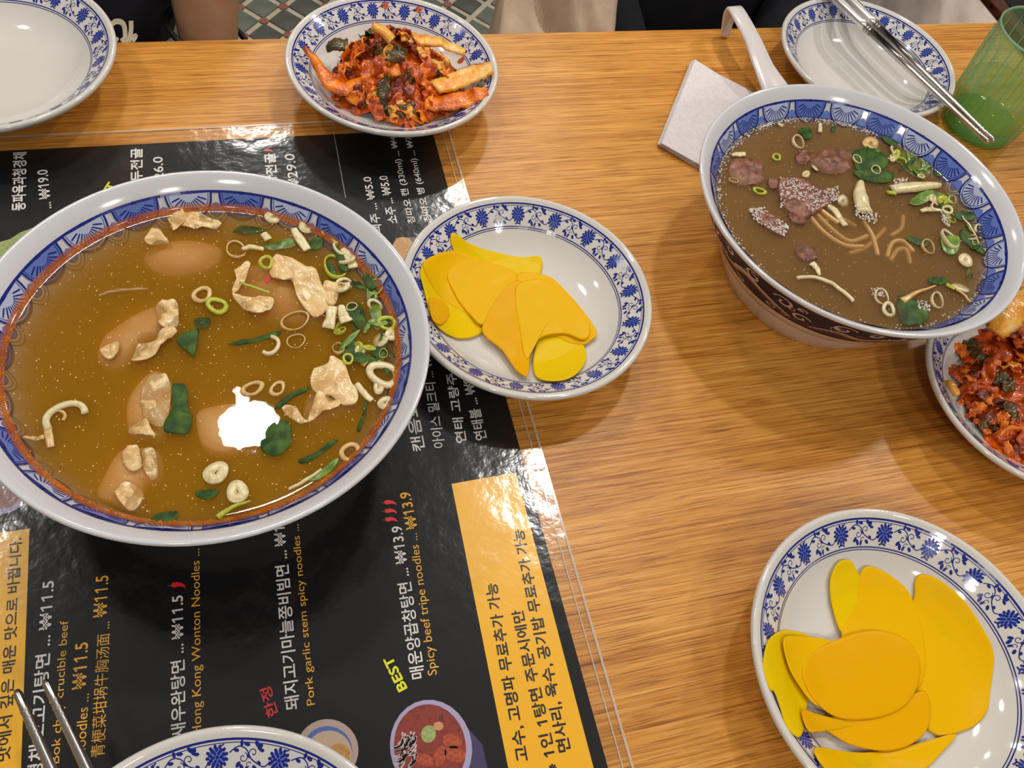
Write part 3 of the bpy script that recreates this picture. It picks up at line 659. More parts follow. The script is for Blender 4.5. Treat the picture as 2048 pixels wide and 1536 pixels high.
mk('glass_base', *rev([(0, .1), (2.85, .1), (3.0, .4), (2.9, 1.1), (0, 1.05)], (61.6, 47.0, 0), 48), M_glb, e_)
V, Fc = rev([(0, 1.17), (2.55, 1.22), (3.03, 1.5), (3.14, 3.0), (3.22, 4.1), (3.2, 4.15), (3.1, 4.1), (0, 4.1)], (61.6, 47.0, 0), 48)
tag(mk('pale_drink', V, Fc, clearmat('pale_drink', (.93, .92, .6, 1), (.85, .85, .35, 1), .15, 1.3)), 'pale yellow green drink inside the ribbed green glass', 'drink', kind='stuff')
ph = empty('phone_case', (76, 62, 0), 'black slab in a dark brown glossy case at the table edge behind the green glass', 'phone')
M_case = noisy('brown_lacquer', [srgb(40, 18, 10), srgb(96, 52, 30)], (4, 1, 4), .15)
M_scr = mat('dark_screen', srgb(10, 10, 12), .08)
def obox(c, ang, lx, ly, z0, z1, bev=.1):
    V, Fc = box(-lx / 2, lx / 2, -ly / 2, ly / 2, z0, z1, bev); ca, sa = cos(ang), sin(ang)
    return [(c[0] + x * ca - y * sa, c[1] + x * sa + y * ca, z) for x, y, z in V], Fc
mk('case_body', *obox((76.2, 60.9), .02, 7.6, 15.4, 0.0, 1.0, .2), M_case, ph, smooth=False)
mk('dark_screen', *obox((76.6, 60.9), .02, 5.3, 14.0, 1.0, 1.06, .02), M_scr, ph, smooth=False)

# ---------------------------------------------------------------- yellow radish slices
def radish(nm, top, deep):
    m = mat(nm, top, .34, Subsurface_Weight=.2, Subsurface_Scale=.002, Specular_IOR_Level=.1)
    return m
M_rad = [radish('yellow_radish', (0.80, 0.45, 0.0, 1), 0), radish('yellow_radish_deep', (0.78, 0.39, 0.0, 1), 0), radish('yellow_radish_light', (0.78, 0.52, 0.0, 1), 0)]
def slices(dish, ox, oy, sc, items, group):
    cx, cy, r = dish; zd = dish_z(cx, cy, r / 8)
    for lv, mi, lab, pts in items:
        q = [P(ox + a / sc, oy + b / sc, (lambda lv: (lambda x, y: zd(x, y) + lv))(lv))[:2] for a, b in pts]
        def zf(x, y, lv=lv):
            d = hypot(x - cx, y - cy) / (r / 8); ex = max(0, d - 7.3)
            return (r / 8) * interp(R8, min(d, 7.5))[0] * (1 - .0) * .55 + .45 * ((r / 8) * interp(R8, min(d, 7.5))[0]) + lv + .03
        o = blob(q, zf, .12, 'radish_slice', M_rad[mi], wav=.035, wf=.7, dome=.07, seed=lv * 3, rings=6)
        tag(o, lab, 'radish slice', group)
slices((29.64, 5.12, 8.59), 1480, 1000, 2.866, [
    (.04, 2, 'yellow radish slice folded up the left wall of the lower right dish', [(150, 820), (210, 760), (290, 750), (420, 800), (440, 950), (360, 1330), (280, 1320), (200, 1120), (165, 1080), (130, 950)]),
    (.08, 0, 'broad yellow radish slice filling the right side of the lower right dish', [(1010, 440), (1120, 450), (1280, 580), (1400, 760), (1450, 900), (1430, 1100), (1400, 1230), (1290, 1320), (1080, 1330), (960, 1000), (950, 700), (990, 560)]),
    (.10, 0, 'lowest yellow radish slice cut by the bottom edge in the lower right dish', [(420, 1420), (700, 1450), (1000, 1400), (1230, 1340), (1160, 1440), (1020, 1560), (700, 1640), (520, 1580)]),
    (.20, 2, 'narrow tongue of yellow radish at the top of the lower right dish', [(510, 470), (550, 370), (610, 345), (650, 380), (700, 500), (720, 700), (700, 800), (580, 770), (525, 620)]),
    (.24, 0, 'upright yellow radish slice in the top middle of the lower right dish', [(690, 410), (760, 385), (880, 450), (980, 560), (1050, 800), (1040, 1050), (900, 1100), (650, 1000), (575, 760), (650, 560)]),
    (.34, 1, 'second round yellow radish slice peeking below the topmost one', [(350, 1200), (480, 1260), (620, 1200), (900, 1150), (1060, 1100), (1080, 1290), (980, 1400), (820, 1440), (620, 1400), (480, 1320), (390, 1330)]),
    (.44, 0, 'yellow radish slice reaching left from the centre of the lower right dish', [(250, 790), (420, 790), (540, 815), (760, 850), (800, 1100), (620, 1200), (450, 1190), (350, 1090), (270, 950)]),
    (.54, 1, 'topmost round yellow radish slice in the lower right dish', [(400, 880), (580, 790), (760, 750), (930, 790), (1020, 900), (1010, 1080), (900, 1210), (700, 1262), (520, 1235), (400, 1120), (350, 990)]),
], 'yellow radish slices in the lower right dish')
slices((15.68, 31.51, 8.01), 780, 370, 3.413, [
    (.04, 2, 'yellow radish slice lying highest on the middle dish against its border', [(425, 330), (530, 400), (700, 460), (900, 500), (1030, 500), (1015, 640), (860, 780), (600, 700), (430, 450)]),
    (.10, 2, 'yellow radish slice at the left end of the middle dish beside the large bowl', [(205, 590), (280, 500), (430, 600), (560, 850), (640, 980), (600, 1030), (480, 1055), (360, 1005), (285, 920), (240, 760)]),
    (.16, 2, 'bottom yellow radish slice of the middle dish near its lower border', [(985, 1130), (1050, 1000), (1200, 960), (1310, 1080), (1335, 1200), (1250, 1310), (1120, 1345), (1010, 1325), (975, 1250)]),
    (.20, 0, 'yellow radish slice curving along the upper left of the middle dish', [(225, 560), (300, 485), (450, 457), (620, 530), (680, 640), (600, 900), (470, 860), (330, 760)]),
    (.26, 0, 'yellow radish slice at the right end of the middle dish', [(860, 620), (1060, 620), (1200, 730), (1350, 910), (1412, 1020), (1370, 1062), (1310, 1095), (1150, 1050), (930, 850)]),
    (.30, 1, 'rolled yellow radish slice at the lower left of the middle dish', [(270, 780), (350, 790), (400, 850), (395, 910), (350, 960), (300, 940), (275, 880)]),
    (.36, 0, 'triangular yellow radish slice folded over the middle of the fan', [(395, 600), (560, 510), (820, 580), (860, 680), (740, 850), (630, 960), (550, 900), (440, 750)]),
    (.40, 1, 'long yellow radish slice hanging down the middle of the dish', [(640, 930), (740, 750), (850, 660), (950, 700), (970, 900), (945, 1285), (890, 1295), (770, 1140), (640, 1030)]),
    (.50, 0, 'large top yellow radish slice on the right of the fan', [(850, 720), (960, 650), (1120, 680), (1270, 820), (1360, 960), (1330, 1060), (1180, 1020), (1010, 1060), (930, 1200), (880, 1000)]),
], 'yellow radish slices in the middle dish')

# ---------------------------------------------------------------- kimchi
def kmat(name, cols, rough=.22):
    return noisy(name, cols, (1, 1, 1), rough, 5, bump=.6, bscale=500, dist=.3, Coat_Weight=.2, Coat_Roughness=.12)
M_k = [kmat('kimchi_orange', [srgb(170, 62, 0), srgb(236, 116, 4), srgb(244, 156, 34)]), kmat('kimchi_red', [srgb(112, 32, 0), srgb(200, 76, 2), srgb(232, 112, 12)]),
       kmat('kimchi_leaf_green', [srgb(36, 30, 8), srgb(80, 64, 16), srgb(128, 70, 16)]), kmat('kimchi_stem_pale', [srgb(226, 124, 20), srgb(240, 170, 60), srgb(244, 206, 130)]), kmat('kimchi_dark', [srgb(60, 20, 4), srgb(130, 44, 6), srgb(176, 72, 14)])]
def crumple(Lx, Wy, seed, ruff=.35, curl=.6, nu=13, nv=7, th=.13):
    """a ruffled piece of cabbage leaf as a closed thick sheet centred on the origin"""
    rg = random.Random(seed); ph = rg.uniform(0, 6); q = rg.uniform(.7, 1.3); top = []
    for i in range(nu + 1):
        for j in range(nv + 1):
            u = i / nu - .5; v = j / nv - .5; wd = Wy * (.55 + .45 * cos(u * 2.2 + .3)) * (1 + .18 * nz(u * 5 + seed, 0, seed))
            x = u * Lx * (1 + .1 * nz(v * 4, seed, 1)); y = v * wd
            z = curl * Lx * .35 * (.25 - (u * 1.0) ** 2) * 4 * .5 + ruff * abs(v) * 1.8 * sin(u * 13 * q + ph + v * 3) * .5 + ruff * (nz(x * 1.3 + seed, y * 1.7, seed * 1.7) + .5 * nz(x * 3 + seed, y * 3.5, seed))
            y += ruff * .3 * nz(x * 2, y * 2 + seed, 5); top.append((x, y, z))
    W = nv + 1; V = top + [(x, y, z - th) for x, y, z in top]; n = len(top); Fc = []
    for i in range(nu):
        for j in range(nv):
            a = i * W + j; f = (a, a + W, a + W + 1, a + 1); Fc.append(f); Fc.append(tuple(n + k for k in reversed(f)))
    rim = [i * W for i in range(nu + 1)] + [nu * W + j for j in range(1, nv + 1)] + [i * W + nv for i in range(nu - 1, -1, -1)] + [j for j in range(nv - 1, 0, -1)]
    for a, b in zip(rim, rim[1:] + rim[:1]): Fc.append((b, a, a + n, b + n))
    return V, Fc
KP = []
for k in range(12):
    V, Fc = crumple([2.6, 2.0, 1.5, 3.0][k % 4], [1.5, 1.2, 1.1, 1.0][k % 4], 11 + k * 3.7, .42, .5 + .1 * (k % 3)); KP.append((V, Fc))
def kimchi_pile(cx, cy, rx, ry, h, n, z0, group, labels, seed, peak=(0, 0), greens=(), s=1.0, core='', reds=(38, 32, 14, 9, 7)):
    rg = random.Random(seed); protos = {}
    def hgt(x, y):
        lx, ly = (x - cx) / rx, (y - cy) / ry; k = hypot(lx, ly)
        px_, py_ = lx - peak[0] * max(0, 1 - k), ly - peak[1] * max(0, 1 - k)
        return h * max(0, 1 - hypot(px_, py_) ** 1.5)
    # solid bumpy heart of the heap
    m_ = MB(); NR, NA = 16, 48; V = []
    for i in range(NR + 1):
        for k in range(NA):
            a = 2 * pi * k / NA; d = .93 * i / NR; d *= 1 + .12 * sin(3 * a + seed) + .06 * sin(7 * a); x = cx + rx * d * cos(a); y = cy + ry * d * sin(a)
            V.append((x, y, z0(x, y) + max(-.1, .82 * hgt(x, y) - .05) + (.45 * nz(x * 1.6, y * 1.6, seed) + .3 * nz(x * 4, y * 4, seed)) * min(1, (NR - i) / 3)))
    m_.add(V, [(i * NA + k, (i + 1) * NA + k, (i + 1) * NA + (k + 1) % NA, i * NA + (k + 1) % NA) for i in range(NR) for k in range(NA)])
    tag(m_.build('shredded_kimchi', M_k[1], None), core, 'kimchi', kind='stuff')
    for k in range(n):
        a = rg.uniform(0, 2 * pi); d = sqrt(rg.random()) * 1.0 if k > n * .3 else rg.uniform(.62, 1.0)
        x = cx + rx * d * cos(a); y = cy + ry * d * sin(a); hh = hgt(x, y)
        z = z0(x, y) + .15 + hh * rg.uniform(.85, 1.0)
        mi = rg.choices([0, 1, 4, 3, 2], reds)[0]
        for gx, gy, gr in greens:
            if hypot(x - gx, y - gy) < gr and rg.random() < .8: mi = 2
        e = .4; gx_ = (hgt(x + e, y) - hgt(x - e, y)) / (2 * e); gy_ = (hgt(x, y + e) - hgt(x, y - e)) / (2 * e)
        key = (rg.randrange(12), mi); loc = (x, y, z); sc = rg.uniform(.55, 1.0) * s * (.62 if d > .85 else 1)
        rt = (Matrix.Rotation(rg.gauss(0, .3), 3, 'X') @ Matrix.Rotation(rg.gauss(0, .3), 3, 'Y'))
        nrm = Vector((-gx_, -gy_, 1)).normalized(); q = Vector((0, 0, 1)).rotation_difference(nrm).to_matrix() @ rt @ Matrix.Rotation(rg.uniform(0, 6.28), 3, 'Z'); rt = q.to_euler()
        if key not in protos:
            o = mk('kimchi_piece', KP[key[0]][0], KP[key[0]][1], M_k[mi], origin=(0, 0, 0)); protos[key] = o
            o.location = [c * CM for c in loc]; o.rotation_euler = rt; o.scale = (sc,) * 3
        else: o = dup(protos[key], loc, None, rt, (sc,) * 3)
        tag(o, labels[mi], 'kimchi', group)
def klab(where): return ['bright orange kimchi piece ' + where, 'red orange kimchi piece ' + where, 'dark green leafy kimchi piece ' + where, 'pale yellow stem kimchi piece ' + where, 'dark brown red kimchi piece ' + where]
zt = dish_z(10.95, 53.71, 7.82 / 8); zk = dish_z(47.75, 19.62, 7.65 / 8)
g1 = P(735, 130, 4.0); g2 = P(752, 35, 5.5); g3 = P(775, 185, 3.0); g4 = P(655, 100, 2.5)
kimchi_pile(11.2, 53.4, 4.9, 4.6, 4.3, 170, zt, 'small kimchi pieces piled on the far dish', klab('in the heap on the far dish'), 4, (-.15, .25), [(g1[0], g1[1], .8), (g2[0], g2[1], .8), (g3[0], g3[1], .7), (g4[0], g4[1], .5)], .95, 'shredded kimchi heart of the heap on the far dish')
kimchi_pile(48.8, 19.4, 6.0, 5.9, 2.6, 190, zk, 'kimchi pieces piled on the right edge dish', klab('in the dish at the right edge'), 9, (0, 0), [tuple(P(1985, 655, 4)[:2]) + (.7,), tuple(P(2030, 750, 3.5)[:2]) + (.8,)], .85, 'shredded kimchi under the pieces in the dish at the right edge', (24, 48, 20, 6, 2))
def strip(pts, wd, th, name, m, label, cat, group=None, seed=1, ruff=.12, zz=None):
    """thick bent strip along 3-D points"""
    cp = catmull(pts, 6, False); n = len(cp); V = []; Fc = []
    for i, p in enumerate(cp):
        a = Vector(cp[max(0, i - 1)]); b = Vector(cp[min(n - 1, i + 1)]); t = (b - a).normalized(); s_ = t.cross(Vector((0, 0, 1))).normalized(); u = s_.cross(t).normalized()
        wq = interp([(k, v) for k, v in enumerate(wd)], min(len(wd) - 1.001, i / (n - 1) * (len(wd) - 1)))[0]; w2 = ruff * nz(i * .4, seed)
        for cx_, cy_ in ((-1, 0), (-.7, .8), (-.3, 1), (.3, 1 + ruff), (.7, .8), (1, 0), (.7, -.8), (-.7, -.8)): V.append(tuple(Vector(p) + s_ * (wq / 2 * cx_ * (1 + ruff * nz(i * .7, cx_ * 3, seed))) + u * (th / 2 * cy_ + w2)))
    for i in range(n - 1):
        for k in range(8): Fc.append((i * 8 + k, i * 8 + (k + 1) % 8, (i + 1) * 8 + (k + 1) % 8, (i + 1) * 8 + k))
    Fc += [tuple(reversed(range(8))), tuple((n - 1) * 8 + k for k in range(8))]
    return tag(mk(name, V, Fc, m), label, cat, group)
g = 'large kimchi stems on the far dish'
strip([P(608, 95, 3.6), P(640, 135, 3.0), P(672, 175, 2.5), P(730, 165, 2.8), P(770, 150, 3.4)], [.25, .9, 1.5, 1.3, .9], .45, 'kimchi_piece', M_k[0], 'pointed orange kimchi stem sticking out left on the far dish', 'kimchi', g, 2, .3)
strip([P(870, 175, 3.0), P(915, 160, 3.0), P(955, 145, 3.3), P(984, 135, 3.7)], [1.5, 1.9, 1.8, 1.4], .32, 'kimchi_piece', M_k[3], 'pale thick cabbage kimchi stem lying right on the far dish', 'kimchi', g, 3, .15)
strip([P(850, 205, 2.4), P(890, 205, 2.6), P(940, 195, 2.9), P(975, 182, 3.4)], [1.5, 1.9, 1.8, 1.1], .3, 'kimchi_piece', M_k[0], 'orange cabbage kimchi stem below the pale stem on the far dish', 'kimchi', g, 4, .3)
strip([P(800, 75, 4.5), P(840, 78, 4.3), P(885, 88, 4.0), P(930, 104, 3.6)], [1.0, 1.3, 1.2, .9], .3, 'kimchi_piece', M_k[3], 'pale orange kimchi stem along the upper right of the heap', 'kimchi', g, 5, .3)
strip([P(745, 52, 5.9), P(765, 62, 5.6), P(785, 80, 5.2)], [.7, 1.0, .9], .5, 'kimchi_piece', M_k[3], 'pale curled kimchi stem near the peak of the far heap', 'kimchi', g, 6, .1)
strip([P(657, 95, 3.2), P(672, 88, 3.6), P(695, 92, 3.5)], [1.2, 1.5, 1.3], .4, 'kimchi_piece', M_k[2], 'round brownish kimchi leaf fragment left of the far heap', 'kimchi', g, 7, .3)
strip([P(1990, 665, 4.6), P(2010, 640, 5.0), P(2046, 610, 5.2), P(2080, 590, 5.0)], [1.4, 2.0, 2.2, 2.2], .5, 'kimchi_piece', M_k[3], 'pale orange flecked cabbage stem beside the beef soup rim', 'kimchi', 'large kimchi stems on the right edge dish', 8, .2)
strip([P(1895, 765, 2.9), P(1903, 772, 3.1), P(1915, 790, 2.9)], [.5, .65, .5], .4, 'kimchi_piece', M_k[3], 'small pale kimchi stem end touching the left wall of the right edge dish', 'kimchi', 'large kimchi stems on the right edge dish', 9, .1)
strip([P(2000, 872, 2.6), P(2020, 856, 2.8), P(2050, 858, 2.8)], [.25, .3, .25], .2, 'kimchi_piece', M_k[0], 'thin orange kimchi strand at the front of the right edge dish', 'kimchi', 'large kimchi stems on the right edge dish', 9, .1)
for q, lab in (((922, 122, zt), 'red chili fleck on the bare wall of the far dish'), ((676, 215, zt), 'orange kimchi crumb on the front wall of the far dish'), ((838, 20, zt), 'red chili fleck on the back wall of the far dish'), ((770, 12, zt), 'orange kimchi crumb on the back rim of the far dish')):
    c = P(*q); o = blob([(c[0] + .26 * (1 + .3 * sin(3 * a)) * cos(a), c[1] + .2 * sin(a)) for a in [2 * pi * k / 8 for k in range(8)]], lambda x, y: zt(x, y) + .01, .06, 'kimchi_crumb', M_k[1], rings=2)
    tag(o, lab, 'kimchi', 'kimchi crumbs on the far dish wall')
#PART3
# ---------------------------------------------------------------- wonton soup contents
M_wrap = noisy('wonton_wrapper', [srgb(206, 160, 96), srgb(228, 190, 132), srgb(238, 210, 160)], (1, 1, 1), .22, 3, Subsurface_Weight=.15, Subsurface_Scale=.003)
M_body = mat('wonton_body', srgb(236, 198, 140), .7, Specular_IOR_Level=.1)
M_leaf = noisy('herb_leaf', [srgb(20, 44, 2), srgb(44, 78, 4), srgb(72, 104, 14)], (1.5, 1.5, 1.5), .45, Specular_IOR_Level=.25)
M_leafl = noisy('herb_leaf_light', [srgb(60, 92, 20), srgb(104, 138, 38), srgb(140, 160, 60)], (1.5, 1.5, 1.5), .3)
M_sc = [noisy('scallion_white', [srgb(204, 184, 128), srgb(236, 222, 180)], (2, 2, 2), .25, Subsurface_Weight=.1, Subsurface_Scale=.002),
        noisy('scallion_green', [srgb(150, 160, 30), srgb(198, 196, 70)], (2, 2, 2), .25), noisy('scallion_tan', [srgb(196, 150, 84), srgb(224, 190, 128)], (2, 2, 2), .25)]
M_meat = noisy('beef_meat', [srgb(84, 44, 30), srgb(136, 82, 60), srgb(160, 108, 84)], (2, 2, 2), .4, bump=.5, bscale=700)
M_noodle = mat('noodle', srgb(238, 200, 130), .35); M_oil = noisy('chili_oil', [srgb(150, 56, 4), srgb(224, 120, 14)], (2, 2, 2), .08); M_fat = mat('oil_drop', srgb(250, 216, 150), .05)
def plump(px, z, thick, name, m, lab, cat, group, dome=.3, wav=.3, wf=.8, seed=1.0, rings=8, per=4):
    o = blob(outl(px, z + thick), z, thick, name, m, wav=wav, wf=wf, dome=dome, seed=seed, rings=rings, per=per)
    return tag(o, lab, cat, group)
g = 'wontons in the orange soup'
def won(ox, oy, sc, parts, lab, z0=ZL):
    """a dumpling: plump filled body under the surface and folded wrapper flaps"""
    body = parts[0]; e_ = None; q = outl(zoompts(ox, oy, sc, body[0]), z0 - .2); cx = sum(a for a, b in q) / len(q); cy = sum(b for a, b in q) / len(q)
    e_ = empty('wonton', (cx, cy, z0 - 1.5), lab, 'wonton', g)
    blob(q, z0 - body[1] - 1.22, .9, 'filled_body', M_body, e_, wav=.15, wf=.7, dome=.45, seed=len(lab))
    for k, (pts, dz, th) in enumerate(parts[1:]):
        q = outl(zoompts(ox, oy, sc, pts), z0 + dz)
        blob(q, z0 + dz - th - .04, th * .7, 'wrapper_fold', M_wrap, e_, wav=.34, wf=1.3, dome=.1, seed=k * 2.3 + len(lab))
# crops measured in the photograph
won(440, 400, 6.4, [([(150, 1180), (230, 850), (500, 700), (900, 720), (1250, 900), (1400, 1300), (1250, 1500), (900, 1500), (500, 1420)], .55),
    ([(650, 750), (740, 670), (1000, 760), (1230, 880), (1330, 1130), (1390, 1350), (1200, 1480), (1000, 1250), (900, 1000), (700, 1000), (620, 880)], .16, .12),
    ([(190, 900), (330, 770), (390, 800), (330, 980), (260, 1090), (170, 1180), (150, 1130), (210, 1000)], .2, .1),
    ([(150, 1180), (250, 1190), (450, 1230), (680, 1240), (640, 1400), (440, 1440), (330, 1390), (200, 1270)], .14, .12),
    ([(1330, 1060), (1480, 1040), (1520, 1150), (1470, 1320), (1380, 1330), (1320, 1180)], .15, .15)], 'big pale wonton at the upper right of the orange soup')
won(240, 380, 6.4, [([(260, 760), (500, 600), (900, 560), (1250, 640), (1300, 800), (1100, 960), (700, 1040), (380, 960)], .42),
    ([(590, 300), (700, 200), (850, 230), (1150, 330), (1300, 420), (1200, 470), (900, 470), (760, 440), (680, 520), (640, 420)], .12, .1),
    ([(310, 640), (400, 510), (480, 480), (560, 560), (620, 640), (480, 640), (380, 680)], .16, .12)], 'wonton with translucent folded skin near the far rim of the orange soup')
won(160, 560, 4.517, [([(120, 650), (200, 450), (450, 280), (700, 180), (850, 200), (880, 360), (800, 440), (560, 520), (500, 620), (360, 740), (220, 760)], .38),
    ([(180, 620), (300, 540), (350, 560), (340, 640), (280, 700), (220, 690)], .12, .2),
    ([(690, 190), (800, 165), (880, 200), (890, 340), (860, 420), (740, 420), (690, 330)], .02, .12),
    ([(520, 570), (640, 530), (740, 440), (830, 420), (880, 470), (760, 560), (640, 690), (460, 720)], .13, .12)], 'wonton with a curled skin tail left of centre in the orange soup')
won(160, 560, 4.517, [([(420, 1330), (400, 1100), (500, 900), (640, 780), (780, 820), (840, 950), (820, 1150), (760, 1350), (560, 1390)], .30),
    ([(560, 960), (640, 840), (760, 830), (820, 950), (810, 1120), (760, 1300), (620, 1280), (540, 1150)], -.02, .12),
    ([(420, 1350), (540, 1250), (600, 1240), (640, 1330), (680, 1400), (560, 1390)], .14, .1)], 'wonton beside the upright dark green leaf strip')
won(120, 840, 3.938, [([(260, 560), (340, 380), (440, 220), (560, 180), (760, 200), (790, 420), (660, 480), (640, 640), (560, 720), (420, 640)], .32),
    ([(500, 230), (600, 190), (630, 260), (640, 360), (560, 400), (500, 330)], .1, .14),
    ([(640, 230), (740, 220), (770, 420), (700, 450), (640, 340)], .02, .1),
    ([(430, 540), (520, 480), (640, 540), (640, 640), (560, 710), (470, 640)], .05, .14)], 'wonton near the lower left wall of the orange soup')
won(560, 680, 5.487, [([(330, 480), (400, 260), (560, 180), (720, 220), (780, 400), (860, 560), (820, 690), (560, 760), (400, 860), (250, 820), (260, 620)], .5),
    ([(330, 460), (370, 290), (520, 250), (560, 180), (700, 220), (770, 420), (860, 560), (830, 690), (700, 700), (560, 600), (400, 560)], .2, .14),
    ([(400, 560), (480, 560), (620, 620), (660, 700), (500, 770), (380, 860), (300, 890), (340, 760)], .16, .12),
    ([(20, 720), (180, 720), (240, 830), (330, 890), (200, 900), (60, 800)], .02, .1)], 'glossy wonton with raised skin at the right of the orange soup')
won(380, 620, 5.485, [([(60, 1080), (240, 1000), (560, 1000), (700, 1150), (640, 1400), (400, 1540), (160, 1480), (60, 1300)], .26)], 'submerged wonton under the white lamp reflection')

def leaf(px, lab, z0, m=None, dz=.06, th=.05, wav=.12, grp='herb leaves in the orange soup', name='herb_leaf'):
    return plump(px, z0 + dz - th, th, name, m or M_leaf, lab, 'herb leaf', grp, dome=.03, wav=wav, wf=1.2, seed=px[0][0] * .01, rings=3, per=3)
Z6 = lambda ox, oy, sc, pts: zoompts(ox, oy, sc, pts)
leaf(Z6(160, 560, 4.517, [(830, 950), (880, 930), (960, 960), (980, 1180), (1015, 1220), (980, 1380), (870, 1385), (765, 1370), (765, 1270), (830, 1150)]), 'large upright dark green leaf strip left of the lamp reflection', ZL, wav=.05)
leaf(Z6(160, 560, 4.517, [(890, 500), (1010, 450), (1070, 430), (1060, 560), (1030, 690), (980, 660), (880, 570)]), 'pointed dark green leaf in the middle of the orange soup', ZL)
leaf(Z6(160, 560, 4.517, [(1030, 360), (1130, 340), (1180, 360), (1150, 430), (1060, 430)]), 'small green leaf under the lime scallion rings', ZL, dz=-.05)
leaf(Z6(380, 620, 5.485, [(420, 370), (560, 330), (700, 310), (900, 240), (1000, 225), (960, 280), (800, 330), (640, 370), (480, 390)]), 'long thin green leaf across the centre of the orange soup', ZL, dz=.02)
leaf(Z6(620, 430, 5.296, [(240, 350), (310, 320), (360, 440), (410, 570), (370, 600), (310, 560), (280, 460)]), 'short bright green leaf strip at the upper right of the orange soup', ZL, dz=.12)
leaf(Z6(620, 430, 5.296, [(560, 640), (680, 560), (760, 600), (740, 720), (660, 800), (600, 760)]), 'ribbed green leaf near the right rim of the orange soup', ZL, M_leaf)
leaf(Z6(620, 430, 5.296, [(600, 780), (700, 800), (720, 900), (760, 1080), (680, 1130), (620, 1000)]), 'pale green leaf under the ribbed one in the orange soup', ZL, M_leafl, dz=-.05)
leaf(Z6(620, 430, 5.296, [(400, 960), (480, 900), (560, 980), (600, 1180), (520, 1200), (420, 1090)]), 'dark green leaf beside the white scallion stubs', ZL, dz=.0)
leaf(Z6(620, 430, 5.296, [(320, 1460), (380, 1420), (560, 1460), (700, 1530), (640, 1580), (420, 1540)]), 'dark green leaf below the white scallion stubs', ZL)
leaf(Z6(440, 400, 6.4, [(160, 400), (250, 330), (420, 340), (600, 400), (480, 430), (300, 440)]), 'dark leaf near the far rim of the orange soup', ZL, dz=-.1)
leaf(Z6(440, 400, 6.4, [(540, 560), (700, 530), (900, 500), (1000, 560), (860, 620), (620, 630)]), 'grey green leaf above the big wonton', ZL, M_leafl, dz=-.05)
leaf(Z6(440, 400, 6.4, [(1130, 560), (1220, 480), (1320, 500), (1300, 600), (1200, 640)]), 'deep green leaf between pale scallion stalks', ZL, dz=.05)
leaf(Z6(380, 620, 5.485, [(920, 1080), (1000, 980), (1140, 890), (1300, 840), (1280, 890), (1120, 960), (1010, 1060)]), 'thin dark leaf between the reflection and the glossy wonton', ZL, dz=.08)
leaf(Z6(380, 620, 5.485, [(780, 1400), (900, 1240), (1050, 1200), (1110, 1300), (1100, 1480), (960, 1600), (800, 1560)]), 'green leaf touching the lamp reflection', ZL, M_leaf, dz=.03)
leaf(Z6(560, 680, 5.487, [(200, 1320), (380, 1240), (560, 1100), (640, 1100), (560, 1170), (400, 1290), (260, 1360)]), 'slim dark green leaf at the lower right of the orange soup', ZL, dz=.05)
leaf(Z6(560, 680, 5.487, [(300, 1530), (480, 1400), (640, 1290), (600, 1400), (420, 1530)]), 'grass green leaf by the lower right rim of the orange soup', ZL, M_leafl, dz=.05)
leaf(Z6(560, 680, 5.487, [(840, 980), (900, 820), (930, 660), (960, 660), (940, 820), (880, 1000)]), 'thin upright green sliver below the scallion coin', ZL, dz=-.03)
leaf(Z6(120, 840, 3.938, [(710, 790), (760, 740), (860, 715), (930, 720), (900, 795), (800, 805)]), 'green leaf at the near rim of the orange soup', ZL, dz=.03)
leaf(Z6(120, 840, 3.938, [(1060, 560), (1150, 545), (1250, 560), (1200, 620), (1090, 610)]), 'dark leaf under the two glassy scallion coins', ZL)
leaf(Z6(620, 430, 5.296, [(930, 1250), (990, 1240), (1010, 1400), (960, 1530), (900, 1500)]), 'green strip against the right wall of the orange soup', ZL, dz=-.02)

def ringmesh(w=.16, h=.35, squash=1.0, arc=1.0, n=28, seed=0):
    """thin-walled scallion ring of radius 1, wall w"""
    V = []; Fc = []; N_ = int(n * arc)
    for k in range(N_ + (arc < 1)):
        a = 2 * pi * k / n; rr = 1 + .06 * sin(2 * a + seed) + .04 * sin(3 * a + seed * 2)
        for r, z in ((rr, -h / 2), (rr + .02, 0), (rr, h / 2), (rr - w * .5, h / 2 + .03), (rr - w, h / 2), (rr - w, -h / 2)): V.append((r * cos(a), r * sin(a) * squash, z + .06 * sin(a + seed)))
    M_ = N_ + (arc < 1)
    for k in range(M_ if arc >= 1 else M_ - 1):
        j = (k + 1) % M_
        for q in range(6): Fc.append((k * 6 + q, j * 6 + q, j * 6 + (q + 1) % 6, k * 6 + (q + 1) % 6))
    if arc < 1: Fc += [tuple(range(6)), tuple(reversed([(M_ - 1) * 6 + q for q in range(6)]))]
    return V, Fc
RP = {}
def sring(px, py, r, z0, lab, grp, kind='thin', mi=0, dz=0.0, tilt=(0, 0), rot=0.0, sq=1.0):
    key = (kind, mi)
    if key not in RP:
        V, Fc = {'thin': lambda: ringmesh(.14, .4), 'thick': lambda: ringmesh(.42, .35), 'coin': lambda: ringmesh(.9, .3), 'half': lambda: ringmesh(.3, .35, arc=.6)}[kind]()
        o = mk('scallion_ring', V, Fc, M_sc[mi], origin=(0, 0, 0)); RP[key] = o; c = P(px, py, z0 + dz); o.location = [v * CM for v in c]
    else: c = P(px, py, z0 + dz); o = dup(RP[key], c)
    o.rotation_euler = (tilt[0], tilt[1], rot); o.scale = (r, r * sq, r * .75 + .1); tag(o, lab, 'scallion', grp); return o
gL = 'scallion pieces in the orange soup'
